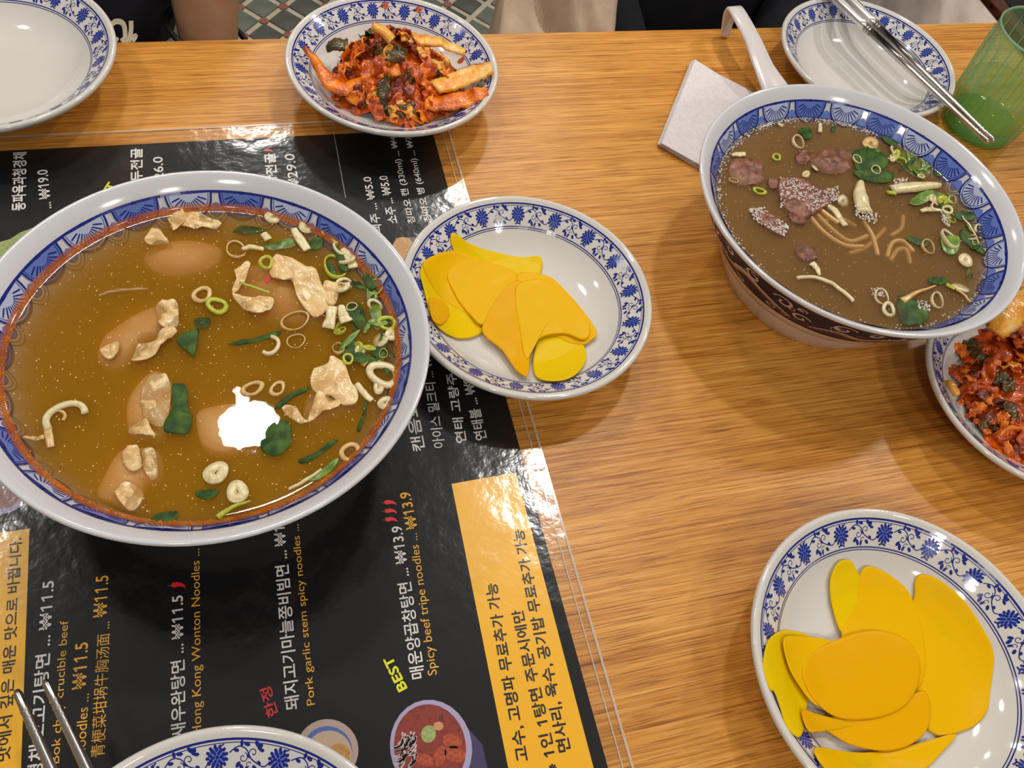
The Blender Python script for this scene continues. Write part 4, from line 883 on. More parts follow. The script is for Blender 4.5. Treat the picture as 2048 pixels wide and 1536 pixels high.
for a in [(404, 590, .58, 'tan scallion ring touching the lime one left of centre in the orange soup', 'thick', 2, 0, (.1, .1), .5, .8), (434, 612, .62, 'lime green scallion ring holding a bubble left of centre', 'thick', 1, .05, (.1, 0), 2, .85),
          (590, 643, .82, 'large thin tan scallion ring in the middle of the orange soup', 'thin', 2, 0, (.2, .1), .3, .62), (538, 690, .62, 'half moon scallion slice below the long green leaf', 'half', 0, 0, (0, 0), 4.0, 1), (592, 683, .5, 'small scallion ring holding a bubble beside the half moon', 'thin', 2, 0, (.2, 0), 0, .8),
          (767, 750, .92, 'thick pale scallion ring near the right rim of the orange soup', 'thick', 0, -.02, (.08, -.1), 2.2, .85), (757, 775, .42, 'pale scallion coin just below the thick ring', 'coin', 0, .06, (0, 0), 1.3, .65), (770, 806, .42, 'glossy scallion coin by the lower right wall', 'coin', 0, .05, (.2, .1), .3, .8),
          (505, 778, .62, 'tan scallion ring above the lamp reflection', 'thick', 2, 0, (.1, 0), .2, .6), (555, 778, .5, 'overlapping tan scallion ring right above the lamp reflection', 'thick', 2, -.03, (.1, .1), .7, .7),
          (432, 946, .62, 'glassy scallion coin left of the pair near the near rim', 'coin', 0, -.02, (0, 0), .3, .85), (475, 984, .6, 'glassy scallion coin right of the pair near the near rim', 'coin', 0, -.02, (0, .1), 1.2, .85),
          (546, 434, .5, 'scallion coin with green edge near the far rim', 'coin', 0, .04, (0, .2), .3, .9), (614, 452, .52, 'round pale scallion coin at the upper right rim', 'coin', 0, .06, (.1, 0), .8, .9), (652, 462, .36, 'small green scallion coin beside the round pale one', 'coin', 1, .08, (.2, .2), .8, .7),
          (472, 500, .62, 'thin faint scallion ring left of the big wonton', 'thin', 2, 0, (.1, .1), 1.2, .9), (670, 535, .85, 'thin lime scallion ring beside the bright leaf strip', 'thin', 1, -.02, (.2, .1), 1.4, .8),
          (132, 838, 1.02, 'broad curved scallion piece at the left of the orange soup', 'half', 0, 0, (.1, 0), .2, .85), (112, 835, .45, 'small tan curl inside the broad left scallion piece', 'half', 2, 0, (.1, 0), -.6, 1), (700, 905, .55, 'amber scallion ring against the lower right wall', 'thick', 2, .02, (.1, .1), .3, .9),
          (532, 525, .45, 'green scallion bud on the big wonton', 'thick', 1, .22, (.4, .2), .5, .9), (738, 696, .38, 'yellow white scallion slice right of the dark leaf', 'coin', 1, .05, (0, 0), 2.8, .5)]:
    sring(a[0], a[1], a[2], ZL, a[3], gL, a[4], a[5], a[6], a[7], a[8], a[9])
rg = random.Random(21)
for k in range(38):
    px = rg.uniform(655, 812); py = rg.uniform(480, 730)
    if hypot((px - 735) / 85, (py - 600) / 135) > 1: continue
    sring(px, py, rg.uniform(.22, .62), ZL, 'small scallion ring in the green cluster at the right of the orange soup', 'scallion cluster in the orange soup', rg.choice(['thin', 'thin', 'thick', 'half', 'coin']), rg.choice([0, 1, 2, 0]), rg.uniform(-.12, .1), (rg.gauss(0, .35), rg.gauss(0, .35)), rg.uniform(0, 6), rg.uniform(.6, 1))
for k in range(26):
    px = rg.uniform(660, 812); py = rg.uniform(480, 735); a = rg.uniform(0, 3); l = rg.uniform(14, 34); w_ = rg.uniform(5, 12)
    q = [(px + cos(a) * l, py + sin(a) * l), (px - sin(a) * w_, py + cos(a) * w_), (px - cos(a) * l, py - sin(a) * l), (px + sin(a) * w_, py - cos(a) * w_)]
    leaf(q, 'small green leaf fragment in the green cluster at the right', ZL, rg.choice([M_leaf, M_leafl, M_leaf]), dz=rg.uniform(-.15, .08), grp='green fragments in the orange soup cluster')
def stub(pts, wd, z0, lab, grp, m, cat='scallion', th=.14, dz=.08, name='scallion_stalk'):
    return strip([P(x, y, z0 + dz) for x, y in pts], wd, th, name, m, lab, cat, grp, pts[0][0] * .1, .1)
g = 'scallion stalks in the orange soup'
stub(Z6(620, 430, 5.296, [(230, 970), (220, 1080), (190, 1200)]), [.7, .55, .75], ZL, 'flared white scallion stub left of its twin', g, M_sc[0])
stub(Z6(620, 430, 5.296, [(330, 960), (350, 1050), (390, 1130)]), [.35, .6, .8], ZL, 'flared white scallion stub right of its twin', g, M_sc[0])
stub(Z6(620, 430, 5.296, [(350, 360), (420, 450), (460, 560)]), [.4, .7, .6], ZL, 'pale scallion stalk beside the bright leaf strip', g, M_sc[0])
stub(Z6(440, 400, 6.4, [(940, 360), (1020, 500), (1120, 640)]), [.4, .6, .5], ZL, 'pale green scallion stalk above the big wonton', g, M_sc[0])
stub(Z6(440, 400, 6.4, [(1420, 440), (1500, 560)]), [.35, .35], ZL, 'yellow green scallion bit at the upper right rim', g, M_sc[1])
stub(Z6(440, 400, 6.4, [(280, 640), (400, 600), (560, 640)]), [.25, .35, .25], ZL, 'curved white shred left of the dark leaf', g, M_sc[0], dz=.15)
stub(Z6(440, 400, 6.4, [(560, 430), (620, 510)]), [.45, .5], ZL, 'small white crumb near the far rim', g, M_sc[0], dz=.15)
stub(Z6(440, 400, 6.4, [(250, 1060), (420, 1110), (640, 1190)]), [.12, .2, .12], ZL, 'thin pale green strand on the big wonton', g, M_sc[1], dz=.24)
stub(Z6(0, 560, 4.043, [(370, 1140), (390, 1230), (410, 1350)]), [.35, .42, .4], ZL, 'tan upright stalk at the left of the orange soup', g, M_sc[2], dz=0)
stub(Z6(0, 560, 4.043, [(180, 1270), (280, 1280), (360, 1270)]), [.15, .3, .25], ZL, 'tan flat stalk at the left of the orange soup', g, M_sc[2], dz=-.04)
stub(Z6(560, 680, 5.487, [(840, 480), (920, 580), (1010, 670)]), [.3, .4, .3], ZL, 'segmented tan stalk right of the glossy wonton', g, M_sc[0], dz=.04)
stub(Z6(120, 840, 3.938, [(1240, 770), (1330, 700), (1500, 640)]), [.35, .25, .1], ZL, 'yellow scallion sliver at the near rim', g, M_sc[1], dz=.05)
stub(Z6(120, 840, 3.938, [(1800, 550), (1920, 480), (2060, 390)]), [.15, .2, .15], ZL, 'long pale strand by the near right rim', g, M_sc[0], dz=.03)
stub(Z6(0, 560, 4.043, [(800, 130), (950, 90), (1200, 70)]), [.15, .25, .15], ZL, 'faint submerged noodle strand at the upper left', g, M_sc[2], dz=-.15)
M_redf = mat('chili_flake', srgb(190, 30, 10), .3)
tag(blob(outl(Z6(440, 400, 6.4, [(580, 980), (620, 960), (640, 1010), (600, 1060), (570, 1030)]), ZL + .3), ZL + .22, .06, 'chili_flake', M_redf, rings=2), 'red chili flake on the big wonton', 'chili')

def drops(name, m, pts, lab, cat, ksub=1):
    bm = bmesh.new(); bmesh.ops.create_icosphere(bm, subdivisions=ksub, radius=1.0); bv = [tuple(v.co) for v in bm.verts]; bf = [tuple(v.index for v in f.verts) for f in bm.faces]; bm.free()
    m_ = MB()
    for x, y, z, r, fl_ in pts: m_.add([(x + a * r, y + b * r, z + c * r * fl_) for a, b, c in bv], bf)
    return tag(m_.build(name, m, None), lab, cat, kind='stuff')
rg = random.Random(8); pts = []
for k in range(900):
    a = rg.uniform(0, 6.283); d = sqrt(rg.random()) * (rL - .5); x = -3.38 + d * cos(a); y = 27.5 + d * sin(a)
    pts.append((x, y, ZL, rg.choice([.018, .022, .03, .045]), .4))
drops('oil_specks', M_fat, pts, 'tiny pale oil specks floating all over the orange soup', 'oil')
pts = []
for k in range(900):
    a = rg.uniform(0, 6.283); d = rL - abs(rg.gauss(0, .09)) - .02; pts.append((-3.38 + d * cos(a), 27.5 + d * sin(a), ZL + .05 + .3 * max(0, d - rL + .2), rg.uniform(.03, .09), .35))
drops('chili_oil_ring', M_oil, pts, 'orange chili oil lining the wall of the large bowl', 'oil')
V, Fc = rev([(rL - .22, ZL + .03), (rL + .02, ZL + .15), (rL + .09, ZL + .25), (rL + .13, ZL + .31)], (-3.38, 27.5, 0), 96)
M_ol = noisy('oil_film', [srgb(190, 84, 6), srgb(228, 136, 24)], (1, 1, 1), .08)
M_ol.node_tree.nodes['Principled BSDF'].inputs['Alpha'].default_value = .45
tag(mk('oil_film', V, Fc, M_ol), 'thin orange oil stain above the broth line of the large bowl', 'oil', kind='stuff')

# ---------------------------------------------------------------- beef soup contents
K8 = lambda pts: zoompts(1390, 150, 2.793, pts)
g = 'beef pieces in the brown soup'
def beef(pts, lab, dz, th=.4, dome=.15): return plump(K8(pts), ZR + dz - th, th, 'beef_piece', M_meat, lab, 'beef', g, dome=dome, wav=.18, wf=1.4, seed=pts[0][0] * .1, rings=6)
beef([(475, 570), (600, 580), (700, 620), (800, 650), (790, 690), (640, 790), (560, 780), (480, 700)], 'foam topped beef slice at the centre left of the brown soup', .1)
beef([(640, 440), (780, 400), (880, 440), (870, 530), (760, 560), (660, 520)], 'reddish beef slice under the surface near the far rim', -.12)
beef([(200, 470), (320, 460), (390, 520), (380, 600), (250, 620), (190, 560)], 'brown beef slice by the left wall of the brown soup', -.08)
beef([(560, 440), (640, 420), (640, 480), (580, 500)], 'small beef scrap above the foam topped slice', -.05)
beef([(310, 760), (400, 760), (520, 840), (500, 900), (400, 860)], 'beef scrap under the left foam patch', -.04)
beef([(520, 780), (600, 790), (620, 830), (560, 830)], 'tan beef edge below the foam topped slice', .0)
beef([(560, 960), (680, 960), (690, 1020), (600, 1040)], 'pale brown beef shred in the lower left of the brown soup', -.1)
beef([(410, 580), (460, 580), (460, 630), (420, 630)], 'small tan beef bit left of the foam topped slice', .04)
g = 'herb leaves in the brown soup'
def leafR(pts, lab, m=None, dz=.05): return leaf(K8(pts), lab, ZR, m, dz=dz, grp=g)
leafR([(890, 420), (1000, 410), (1060, 440), (1080, 500), (980, 560), (900, 520)], 'large dark green herb leaf right of the far centre', dz=.02)
leafR([(880, 540), (980, 530), (1110, 540), (1080, 600), (960, 590)], 'green herb fringe below the large leaf')
leafR([(1040, 345), (1090, 350), (1140, 385), (1090, 390)], 'small dark green tube at the far rim', dz=.1)
leafR([(580, 300), (640, 290), (660, 340), (620, 360), (590, 330)], 'small curly green leaf above the pale ring')
leafR([(1130, 400), (1260, 440), (1320, 540), (1250, 580), (1150, 500)], 'olive leaf along the right far wall', M_leafl, -.1)
leafR([(1450, 770), (1560, 760), (1570, 800), (1480, 810)], 'dark leaf against the right wall')
leafR([(1500, 860), (1600, 960), (1640, 1010), (1560, 980), (1480, 900)], 'long green leaf down the right wall', dz=0)
leafR([(1190, 900), (1300, 930), (1290, 960), (1200, 930)], 'thin green leaf left of the right hand rings')
leafR([(1310, 1130), (1400, 1130), (1400, 1165), (1320, 1165)], 'small green leaf at the lower right')
leafR([(1140, 1230), (1280, 1280), (1300, 1380), (1160, 1390)], 'green leaf by the near rim of the brown soup', M_leaf, 0)
leafR([(1200, 700), (1300, 640), (1340, 680), (1240, 730)], 'bright green frond beside the white stalk', M_leafl)
leafR([(1380, 900), (1480, 900), (1460, 1000), (1390, 980)], 'yellow green leaf between the right hand rings', M_leafl)
leafR([(1170, 600), (1380, 660), (1460, 740), (1330, 720)], 'olive leaf below the white stalk', M_leafl, -.08)
leafR([(320, 295), (345, 290), (340, 320), (320, 315)], 'tiny green leaf bit at the far left'); leafR([(760, 290), (785, 290), (780, 315), (762, 312)], 'tiny green leaf bit near the far rim')
gR = 'scallion pieces in the brown soup'
for a in [(575, 375, .68, 'open pale scallion ring near the far rim of the brown soup', 'thin', 0, 0, (.3, .2), .6, .8), (455, 460, .4, 'lime edged scallion ring above the green oblong', 'thick', 1, 0, (.1, .1), .3, .8), (360, 650, .48, 'green edged oblong scallion slice at the left', 'thick', 1, .03, (0, 0), -.6, .6),
          (980, 385, .72, 'faint large scallion slice near the far right wall', 'coin', 2, -.08, (0, 0), .3, .8), (905, 470, .4, 'scallion ring on the large herb leaf', 'thin', 0, .05, (.1, .2), .3, 1), (1010, 530, .4, 'scallion ring full of bubbles on the herb leaf', 'thin', 0, .08, (.1, 0), .3, .9),
          (1105, 470, .3, 'small white scallion bit right of the herb leaf', 'coin', 0, .06, (.3, 0), .3, .7), (620, 555, .35, 'small white scallion bit above the foam patch', 'coin', 0, .05, (.3, 0), .3, .7), (670, 520, .32, 'white scallion bit beside its pair above the foam patch', 'coin', 0, .03, (.3, .3), 1.3, .8),
          (825, 705, .48, 'half sunk pale scallion coin right of the foam topped beef', 'coin', 0, -.1, (.2, 0), .5, .9), (1300, 960, .62, 'open tan scallion ring at the right of the brown soup', 'thin', 2, 0, (.2, .2), .3, .9), (1420, 920, .85, 'large pale scallion ring at the right of the brown soup', 'thin', 0, .02, (.2, .1), 1.3, .75),
          (1510, 1035, .52, 'round glassy scallion coin near the right wall', 'coin', 0, .05, (0, 0), .3, 1), (1330, 690, .5, 'pale scallion coin below the white stalk', 'coin', 0, 0, (.1, .2), .6, .7), (1340, 740, .55, 'layered white scallion slice below the white stalk', 'half', 0, .03, (.2, .2), .6, .7), (1430, 800, .5, 'scallion ring against the right wall bubbles', 'thin', 1, 0, (.2, .2), .6, .8),
          (1350, 1260, .65, 'large pale scallion ring at the near right', 'thin', 0, 0, (.3, .1), .6, .8), (1040, 1240, .6, 'glassy scallion ring near the near rim', 'thin', 0, 0, (.2, 0), .6, .9), (1080, 1310, .55, 'overlapping glassy scallion ring at the near rim', 'thick', 0, 0, (.2, 0), .6, .9), (1480, 1190, .6, 'sunk pale scallion slice at the lower right wall', 'coin', 0, -.1, (.2, 0), 2.6, .7),
          (215, 590, .35, 'small tan ring by the left wall bubbles', 'thin', 2, 0, (.2, 0), 2.6, .8), (1580, 860, .45, 'scallion slice pressed on the right wall', 'half', 0, .05, (.5, .2), .4, .8)]:
    c = K8([(a[0], a[1])])[0]; sring(c[0], c[1], a[2], ZR, a[3], gR, a[4], a[5], a[6], a[7], a[8], a[9])
g = 'scallion stalks in the brown soup'
def stR(pts, wd, lab, m=None, **k): return stub(K8(pts), wd, ZR, lab, g, m or M_sc[0], **k)
stR([(925, 600), (925, 680), (950, 770)], [.45, 1.15, 1.2], 'upright white scallion stalk in the middle of the brown soup', th=.4, dz=.1)
stR([(1100, 640), (1220, 625), (1370, 615)], [.8, .95, .4], 'lying white scallion stalk right of the middle of the brown soup', th=.4, dz=.1)
stR([(205, 450), (240, 440), (280, 445)], [.2, .5, .4], 'short white shred by the left wall', th=.15)
stR([(700, 275), (698, 320)], [.3, .35], 'tiny white scallion bit near the far rim', th=.2)
stR([(1260, 760), (1310, 750), (1370, 755)], [.3, .45, .2], 'flat white scallion slice under the lying stalk', th=.15)
stR([(570, 1130), (660, 1130), (760, 1165), (840, 1220), (885, 1265)], [.25, .25, .28, .3, .28], 'long cream bean sprout at the near left of the brown soup', th=.2)
stR([(650, 1050), (680, 1080), (695, 1120)], [.55, .45, .2], 'pale scallion stub touching the bean sprout', th=.15, dz=.02)
stR([(1160, 1260), (1240, 1215), (1345, 1175)], [.5, .25, .12], 'tapering tan strand at the near right', M_sc[2], th=.12)
stR([(1440, 1180), (1500, 1230), (1540, 1270)], [.15, .18, .15], 'thin tan strand beside the yellow bit', M_sc[2], th=.12)
stR([(1400, 1170), (1450, 1190)], [.3, .35], 'short yellow green scallion bit at the lower right', M_sc[1], th=.15)
stR([(1490, 790), (1540, 850), (1590, 940)], [.12, .14, .12], 'thin pale strand along the right wall', th=.1)
stR([(1120, 660), (1080, 655), (1070, 650)], [.4, .3, .2], 'green tip of the lying white stalk', M_sc[1], th=.2)
stR([(460, 275), (490, 285)], [.25, .3], 'tiny pink white bit at the far left rim', th=.2); stR([(730, 715), (780, 760), (840, 845)], [.5, .6, .5], 'translucent noodle end below the foam topped beef', th=.2, dz=-.08)
g = 'noodles in the brown soup'
for k, (pts, d) in enumerate([([(640, 790), (720, 880), (830, 950), (940, 960)], .25), ([(680, 780), (760, 860), (860, 930), (960, 900)], .3), ([(940, 820), (990, 900), (1020, 1010)], .22), ([(1070, 1020), (1100, 940), (1160, 930), (1220, 990)], .25), ([(1090, 900), (1150, 860), (1160, 790)], .35), ([(660, 720), (720, 770), (800, 830)], .15), ([(1090, 1040), (1130, 980), (1180, 980), (1200, 1060)], .35), ([(860, 1000), (960, 960), (1060, 860)], .4), ([(720, 820), (800, 800), (900, 850)], .4)]):
    cp = catmull([P(x, y, ZR - d) for x, y in K8(pts)], 6, False)
    tag(mk('noodle', *tube(cp, .17, 8), M_noodle), 'pale yellow wheat noodle sunk in the middle of the brown soup', 'noodle', g)
rg = random.Random(33); gG = 'green fragments along the far wall of the brown soup'
for k in range(46):
    t = rg.random(); bx, by = [(1040, 380), (1200, 430), (1330, 520), (1440, 640), (1530, 780), (1590, 920), (1580, 1080)][min(5, int(t * 6))], None
    f_ = t * 6 - int(t * 6); W_ = [(1040, 380), (1200, 430), (1330, 520), (1440, 640), (1530, 780), (1590, 920), (1580, 1080)]; a_, b_ = W_[min(5, int(t * 6))], W_[min(5, int(t * 6)) + 1]
    x = a_[0] + (b_[0] - a_[0]) * f_ - abs(rg.gauss(0, 55)); y = a_[1] + (b_[1] - a_[1]) * f_ + abs(rg.gauss(0, 40)); a = rg.uniform(0, 3); l = rg.uniform(18, 48); w_ = rg.uniform(7, 16)
    if k % 4 == 0: c = K8([(x, y)])[0]; sring(c[0], c[1], rg.uniform(.25, .5), ZR, 'small scallion ring among greens along the far wall of the brown soup', 'scallion cluster in the brown soup', rg.choice(['thin', 'thick', 'half', 'coin']), rg.choice([0, 1, 0]), rg.uniform(-.08, .08), (rg.gauss(0, .3), rg.gauss(0, .3)), rg.uniform(0, 6), rg.uniform(.6, 1)); continue
    q = [(x + cos(a) * l, y + sin(a) * l), (x - sin(a) * w_, y + cos(a) * w_), (x - cos(a) * l, y - sin(a) * l), (x + sin(a) * w_, y - cos(a) * w_)]
    leaf(K8(q), 'small green leaf fragment along the far wall of the brown soup', ZR, rg.choice([M_leaf, M_leafl]), dz=rg.uniform(-.15, .06), grp=gG)
def foammat():
    m = bpy.data.materials.new('soup_foam'); m.use_nodes = True; nt = m.node_tree; nt.nodes.clear()
    out = nt.nodes.new('ShaderNodeOutputMaterial'); mix = nt.nodes.new('ShaderNodeMixShader'); tr = nt.nodes.new('ShaderNodeBsdfTransparent'); b = nt.nodes.new('ShaderNodeBsdfPrincipled')
    b.inputs['Base Color'].default_value = srgb(250, 242, 232); b.inputs['Roughness'].default_value = .08; lw = nt.nodes.new('ShaderNodeLayerWeight'); lw.inputs[0].default_value = .62
    mr = nt.nodes.new('ShaderNodeMapRange'); mr.inputs[3].default_value = .35; mr.inputs[4].default_value = 1.0; nt.links.new(lw.outputs['Facing'], mr.inputs[0]); nt.links.new(mr.outputs[0], mix.inputs[0]); nt.links.new(tr.outputs[0], mix.inputs[1]); nt.links.new(b.outputs[0], mix.inputs[2]); nt.links.new(mix.outputs[0], out.inputs[0]); return m
M_foam = foammat()
def foam(poly, n, lab, z0, dz=.05, rmin=.03, rmax=.08, seed=1):
    rg = random.Random(seed); q = outl(poly, z0 + dz); xs = [a for a, b in q]; ys = [b for a, b in q]; out = []; tries = 0
    while len(out) < n and tries < n * 30:
        tries += 1; x = rg.uniform(min(xs), max(xs)); y = rg.uniform(min(ys), max(ys)); ins = False
        for i in range(len(q)):
            (x1, y1), (x2, y2) = q[i], q[(i + 1) % len(q)]
            if (y1 > y) != (y2 > y) and x < (x2 - x1) * (y - y1) / (y2 - y1) + x1: ins = not ins
        if ins: r = rg.uniform(rmin, rmax) ** 1.0; out.append((x, y, z0 + dz, r, .8))
    drops('foam_bubbles', M_foam, out, lab, 'foam')
foam(K8([(475, 570), (560, 575), (700, 640), (800, 620), (810, 690), (740, 720), (650, 770), (600, 700), (520, 690), (480, 740)]), 420, 'white foam on the beef slice in the brown soup', ZR, .32, seed=3)
foam(K8([(300, 745), (390, 740), (440, 790), (530, 840), (500, 905), (420, 860), (330, 810)]), 260, 'white foam patch left of the foam topped beef slice', ZR, .08, seed=4)
foam(K8([(890, 730), (960, 725), (1040, 790), (1000, 830), (900, 790)]), 130, 'foam at the foot of the upright white stalk', ZR, .3, seed=5)
foam(K8([(1100, 580), (1190, 575), (1190, 620), (1130, 630)]), 70, 'foam above the lying white stalk', ZR, .2, seed=6)
foam(K8([(1370, 750), (1430, 790), (1420, 850), (1380, 820)]), 60, 'foam by the right wall of the brown soup', ZR, .1, seed=7)
foam(K8([(980, 1190), (1050, 1190), (1060, 1240), (990, 1230)]), 40, 'glistening foam near the near rim', ZR, .06, seed=8)
foam(K8([(1240, 1260), (1310, 1260), (1310, 1320), (1250, 1310)]), 50, 'foam inside the near right scallion ring', ZR, .06, seed=9)
rg = random.Random(12); pts = []
for k in range(700):
    a = rg.choice([rg.uniform(1.9, 3.6), rg.uniform(.9, 2.1), rg.uniform(0, 6.283)]); d = rR - abs(rg.gauss(0, .22)) - .03; pts.append((38.51 + d * cos(a), 32.99 + d * sin(a), ZR + .06, rg.uniform(.025, .07), .8))
drops('rim_bubbles', M_foam, pts, 'fine bubbles lining the wall of the brown soup', 'foam')
pts = []
for k in range(650):
    a = rg.uniform(0, 6.283); d = sqrt(rg.random()) * (rR - .3); pts.append((38.51 + d * cos(a), 32.99 + d * sin(a), ZR - rg.uniform(0, .1), rg.choice([.02, .028, .04, .055]), .5))
drops('fat_specks', mat('fat_speck', srgb(222, 184, 140), .1), pts, 'pale fat specks scattered through the brown soup', 'fat')

# ---------------------------------------------------------------- people and seats across the table
def skin_body(name, joints, edges, m, parent, sub=2):
    me = bpy.data.meshes.new(name); me.from_pydata([tuple(c * CM for c in j[0]) for j in joints], edges, []); o = bpy.data.objects.new(name, me); COL.objects.link(o)
    po = ORG[parent]; me.transform(Matrix.Translation([-c * CM for c in po])); o.parent = parent; ORG[o] = po
    o.location = (0, 0, 0); me.materials.append(m)
    sk = o.modifiers.new('skin', 'SKIN'); sk.use_smooth_shade = True
    for i, j in enumerate(joints): me.skin_vertices[0].data[i].radius = (j[1] * CM, (j[2] if len(j) > 2 else j[1]) * CM); me.skin_vertices[0].data[i].use_root = (i == 0)
    ss = o.modifiers.new('subd', 'SUBSURF'); ss.levels = sub; ss.render_levels = sub
    return o
M_skin = noisy('skin_tone', [srgb(208, 150, 112), srgb(222, 168, 132)], (.3, .3, .3), .5, Subsurface_Weight=.1, Subsurface_Scale=.01)
M_tee = noisy('navy_cloth', [srgb(30, 25, 36), srgb(42, 36, 50)], (.3, .3, .3), .85, bump=.2, bscale=300)
M_blk = noisy('black_cloth', [srgb(12, 12, 20), srgb(20, 20, 32)], (.3, .3, .3), .85, bump=.2, bscale=300)
M_beige = noisy('beige_cloth', [srgb(176, 150, 126), srgb(206, 180, 156)], (.3, .3, .3), .85, bump=.15, bscale=500)
M_greyc = noisy('pale_grey_cloth', [srgb(190, 174, 162), srgb(222, 206, 196)], (.3, .3, .3), .85, bump=.15, bscale=500)
M_hair = mat('black_hair', srgb(20, 16, 15), .5); M_den = mat('dark_trousers', srgb(26, 26, 34), .8); M_eye = mat('eye_dark', srgb(24, 18, 16), .2); M_lip = mat('lips', srgb(160, 90, 80), .5)
def person(cx, cy, lab, top, low, short):
    """a person seated behind the table, facing it (towards -y)"""
    e_ = empty('person', (cx, cy, -75), lab, 'person')
    J = [((cx, cy, -26), 16, 11.5), ((cx, cy - 1, -8), 14.5, 10.5), ((cx, cy - 2, 10), 15, 10), ((cx, cy - 2, 24), 13, 9), ((cx, cy - 2, 34), 5.5, 5.5), ((cx, cy - 4, 42), 5.5, 6.5), ((cx, cy - 5, 50), 7.6, 9.2), ((cx, cy - 4, 58), 5.5, 7)]
    skin_body('body', J[3:], [(i, i + 1) for i in range(len(J) - 4)], M_skin, e_)
    T = J[:4]; Ed = [(0, 1), (1, 2), (2, 3)]
    for s_ in (-1, 1):
        n = len(T); T += [((cx + s_ * 14, cy - 2, 24), 6.5), ((cx + s_ * (18.5 if short else 16.5), cy - 4, 14), 5.6)]; Ed += [(3, n), (n, n + 1)]
        if not short:
            T += [((cx + s_ * 17.5, cy - 4, -2), 5), ((cx + s_ * 11, cy - 11, -17), 4.2)]; Ed += [(n + 1, n + 2), (n + 2, n + 3)]
        else:
            T += [((cx + s_ * 19.3, cy - 4.6, 8), 5.4)]; Ed += [(n + 1, n + 2)]
    skin_body('shirt', T, Ed, top, e_)
    for s_ in (-1, 1):
        sh = (cx + s_ * 16.4, cy - 4, 12); el = (cx + s_ * 15.9, cy - 6, -4); wr = (cx + s_ * 15.0, cy - 9, -24) if short else (cx + s_ * 7, cy - 15, -19); 
        A = [(sh, 4.2), (el, 3.9), (((el[0] + wr[0]) / 2, (el[1] + wr[1]) / 2, (el[2] + wr[2]) / 2), 3.6), (wr, 2.6), ((wr[0] - s_ * 1, wr[1] - 3, wr[2] - 3), 3.6, 1.8)]
        skin_body('arm' if short else 'sleeve', A, [(0, 1), (1, 2), (2, 3), (3, 4)], M_skin if short else top, e_)
        h = A[4][0]
        for f_ in range(4): skin_body('finger', [(h, .9), ((h[0] + (f_ - 1.5) * 1.8, h[1] - 3.4, h[2] - 1.6), .85), ((h[0] + (f_ - 1.5) * 2.0, h[1] - (5.6 if f_ in (1, 2) else 4.8), h[2] - 3.4), .7)], [(0, 1), (1, 2)], M_skin, e_, 1)
        skin_body('thumb', [(h, 1.0), ((h[0] - s_ * 3.4, h[1] - 1.2, h[2]), .95), ((h[0] - s_ * 4.6, h[1] - 3.4, h[2] - .8), .8)], [(0, 1), (1, 2)], M_skin, e_, 1)
        skin_body('trouser_leg', [((cx + s_ * 9.5, cy - 2, -27), 10.5), ((cx + s_ * 11, cy - 40, -28), 7), ((cx + s_ * 10.5, cy - 42, -32), 6.5), ((cx + s_ * 10, cy - 36, -66), 4.6)], [(0, 1), (1, 2), (2, 3)], low, e_)
        skin_body('shoe', [((cx + s_ * 10, cy - 34, -71.5), 3.4), ((cx + s_ * 10.5, cy - 42, -72.2), 3.6, 2.6), ((cx + s_ * 11, cy - 51, -72.8), 3.2, 2.2)], [(0, 1), (1, 2)], M_hair, e_)
    fy = cy - 13.4
    V, Fc = rev([(0, 10.6), (4.5, 9.6), (7.6, 6), (8.7, 1), (8.3, -3.5), (7.0, -6)], (cx, cy - 3.2, 51), 28, .98, 1.08); mk('hair', V, Fc, M_hair, e_)
    for s_ in (-1, 1):
        mk('eye', *rev([(0, .9), (1.0, .5), (1.35, 0), (1.0, -.5), (0, -.9)], (cx + s_ * 3.1, fy + .6, 50.5), 12, 1, .5), M_eye, e_)
        mk('ear', *rev([(0, 2.8), (1.0, 2.2), (1.4, 0), (1.0, -2.0), (0, -2.8)], (cx + s_ * 7.9, cy - 5, 49.5), 10, .5, 1), M_skin, e_)
    mk('nose', *rev([(0, 3.0), (.8, .6), (1.5, -1.0), (0, -1.5)], (cx, fy - .5, 47.8), 12, .9, 1.1), M_skin, e_)
    mk('mouth', *rev([(0, .7), (1.8, .3), (2.3, 0), (1.8, -.3), (0, -.7)], (cx, fy + .7, 43.8), 14, 1, .4), M_lip, e_)
    return e_
p1 = person(-18.1, 92, 'person in a navy shirt with cream lettering and bare forearms across the table', M_tee, M_den, True)
p2 = person(51.6, 90, 'person in black clothing sitting across from the beef soup bowl', M_blk, M_blk, False)
V, Fc = rev([(3.7, -.35), (4.15, -.3), (4.25, 0), (4.15, .3), (3.7, .35)], (0, 0, 0), 24)
wb = mk('wristband', [(-18.1 + 15.3 + x, 83.6 + y, -16.5 + z - x * .45) for x, y, z in V], Fc, M_hair, p1)
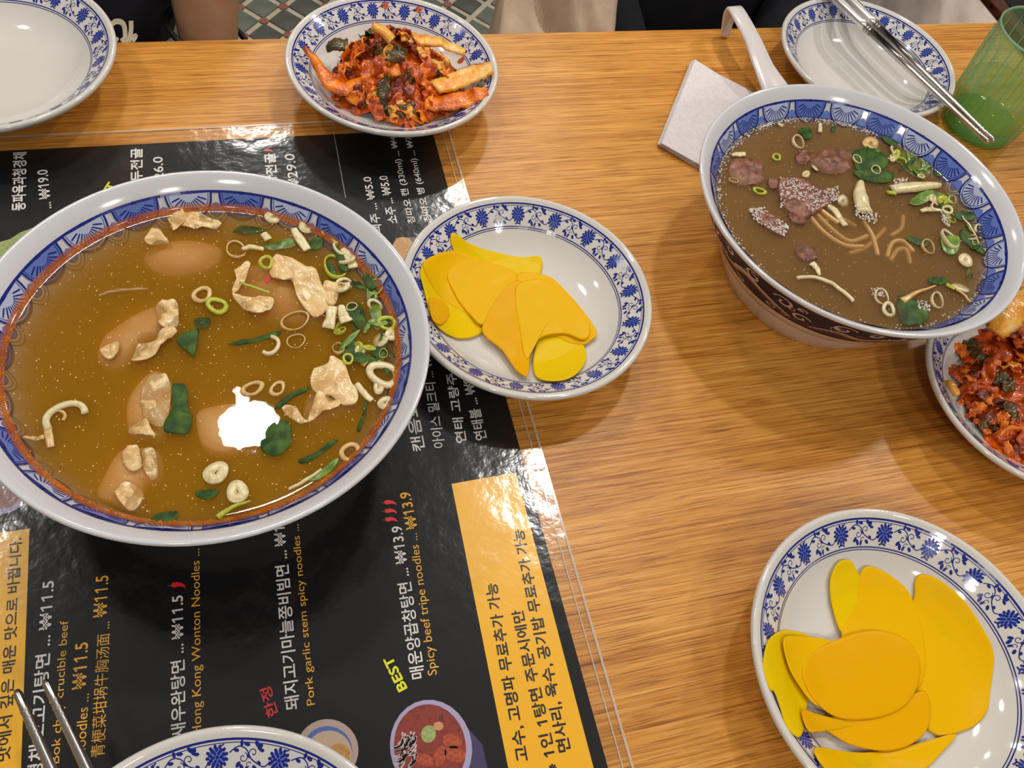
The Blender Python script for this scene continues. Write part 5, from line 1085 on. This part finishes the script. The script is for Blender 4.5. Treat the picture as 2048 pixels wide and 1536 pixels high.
# cream letters on the navy shirt and the black wristband
def shirt_pt(px, py):
    return P(px, py, -9.0)
M_cl = mat('cream_letter', srgb(206, 192, 164), .7)
def ribbon3(pts, wd, name, parent):
    q = catmull(pts, 5, False); V = []; n = len(q)
    for i in range(n):
        a = q[max(0, i - 1)]; b = q[min(n - 1, i + 1)]; dx, dy = b[0] - a[0], b[1] - a[1]; l = hypot(dx, dy)
        for s_ in (1, -1):
            X, Y, Z = P(q[i][0] - s_ * dy / l * wd / 2, q[i][1] + s_ * dx / l * wd / 2, lambda x, y: -9.5 - (y - 74.5) * .35 + .0)
            V += [(X, Y, Z)]
    V += [(x, y + .25, z - .05) for x, y, z in V[:]]; m_ = 2 * n; Fc = []
    for i in range(n - 1): Fc.append((2 * i, 2 * i + 1, 2 * i + 3, 2 * i + 2)); Fc.append((m_ + 2 * i + 2, m_ + 2 * i + 3, m_ + 2 * i + 1, m_ + 2 * i)); Fc.append((2 * i, 2 * i + 2, m_ + 2 * i + 2, m_ + 2 * i)); Fc.append((2 * i + 3, 2 * i + 1, m_ + 2 * i + 1, m_ + 2 * i + 3))
    return mk(name, V, Fc, M_cl, parent, smooth=False)
for pts, w_ in (([(218, 55), (232, 44), (247, 50), (250, 76), (243, 84)], 9), ([(212, 60), (222, 72), (236, 82)], 7), ([(262, 44), (262, 62), (258, 84)], 9), ([(250, 84), (272, 72), (266, 84)], 6)): ribbon3(pts, w_, 'shirt_lettering', p1)
def stool(x, y, lab):
    e_ = empty('stool', (x, y, -75), lab, 'stool', 'stools across the table')
    mk('seat', *rev([(0, 4), (15, 4), (16.5, 3), (16.5, 1), (15, 0), (0, 0)], (x, y, -42), 40), M_dkw, e_)
    for a in range(4): mk('leg', *tube([(x + 11 * cos(a * pi / 2 + .78), y + 11 * sin(a * pi / 2 + .78), -42), (x + 15 * cos(a * pi / 2 + .78), y + 15 * sin(a * pi / 2 + .78), -75)], 1.2, 8), M_dkw, e_)
stool(-17.5, 94, 'dark stool under the person in the navy shirt'); stool(52, 92, 'dark stool under the person in black')
def drape(x0, x1, y0, y1, z0, z1, m, lab, seed, lean=0.0, name='coat'):
    nx, ny = 46, 40; V = []; Fc = []
    for i in range(nx + 1):
        for j in range(ny + 1):
            u, v = i / nx, j / ny; x = x0 + (x1 - x0) * u + lean * v; y = y0 + (y1 - y0) * v
            f = 1.3 * sin((u * 2.2 + v * 1.3 + seed) * 4.2) * (.5 + .5 * v) - 5.0 * max(0, 1 - abs(u - .25 - .6 * (1 - v)) * 9) - 1.6 * max(0, 1 - abs(u - .82 + .25 * v) * 14) + 1.2 * nz(u * 4, v * 4, seed)
            ed = min(u, 1 - u); V.append((x, y, z0 + (z1 - z0) * v ** .7 + f - 14 * max(0, .09 - ed) / .09))
    W = ny + 1; n = len(V); V += [(x, y + .4, z - .5) for x, y, z in V]
    for i in range(nx):
        for j in range(ny): a = i * W + j; Fc += [(a, a + W, a + W + 1, a + 1), (n + a + 1, n + a + W + 1, n + a + W, n + a)]
    rim = [i * W for i in range(nx + 1)] + [nx * W + j for j in range(1, W)] + [i * W + ny for i in range(nx - 1, -1, -1)] + [j for j in range(ny - 1, 0, -1)]
    for a, b in zip(rim, rim[1:] + rim[:1]): Fc.append((b, a, a + n, b + n))
    return tag(mk(name, V, Fc, m), lab, 'coat')
drape(21.0, 35.5, 63.5, 76, -14, -1, M_beige, 'beige cloth coat with deep folds hanging left of the person in black', 1.0, 4)
drape(73.5, 97, 63.5, 84, -14, -1, M_greyc, 'pale grey cloth coat with soft folds behind the chopstick dish', 2.3, 3)
#END
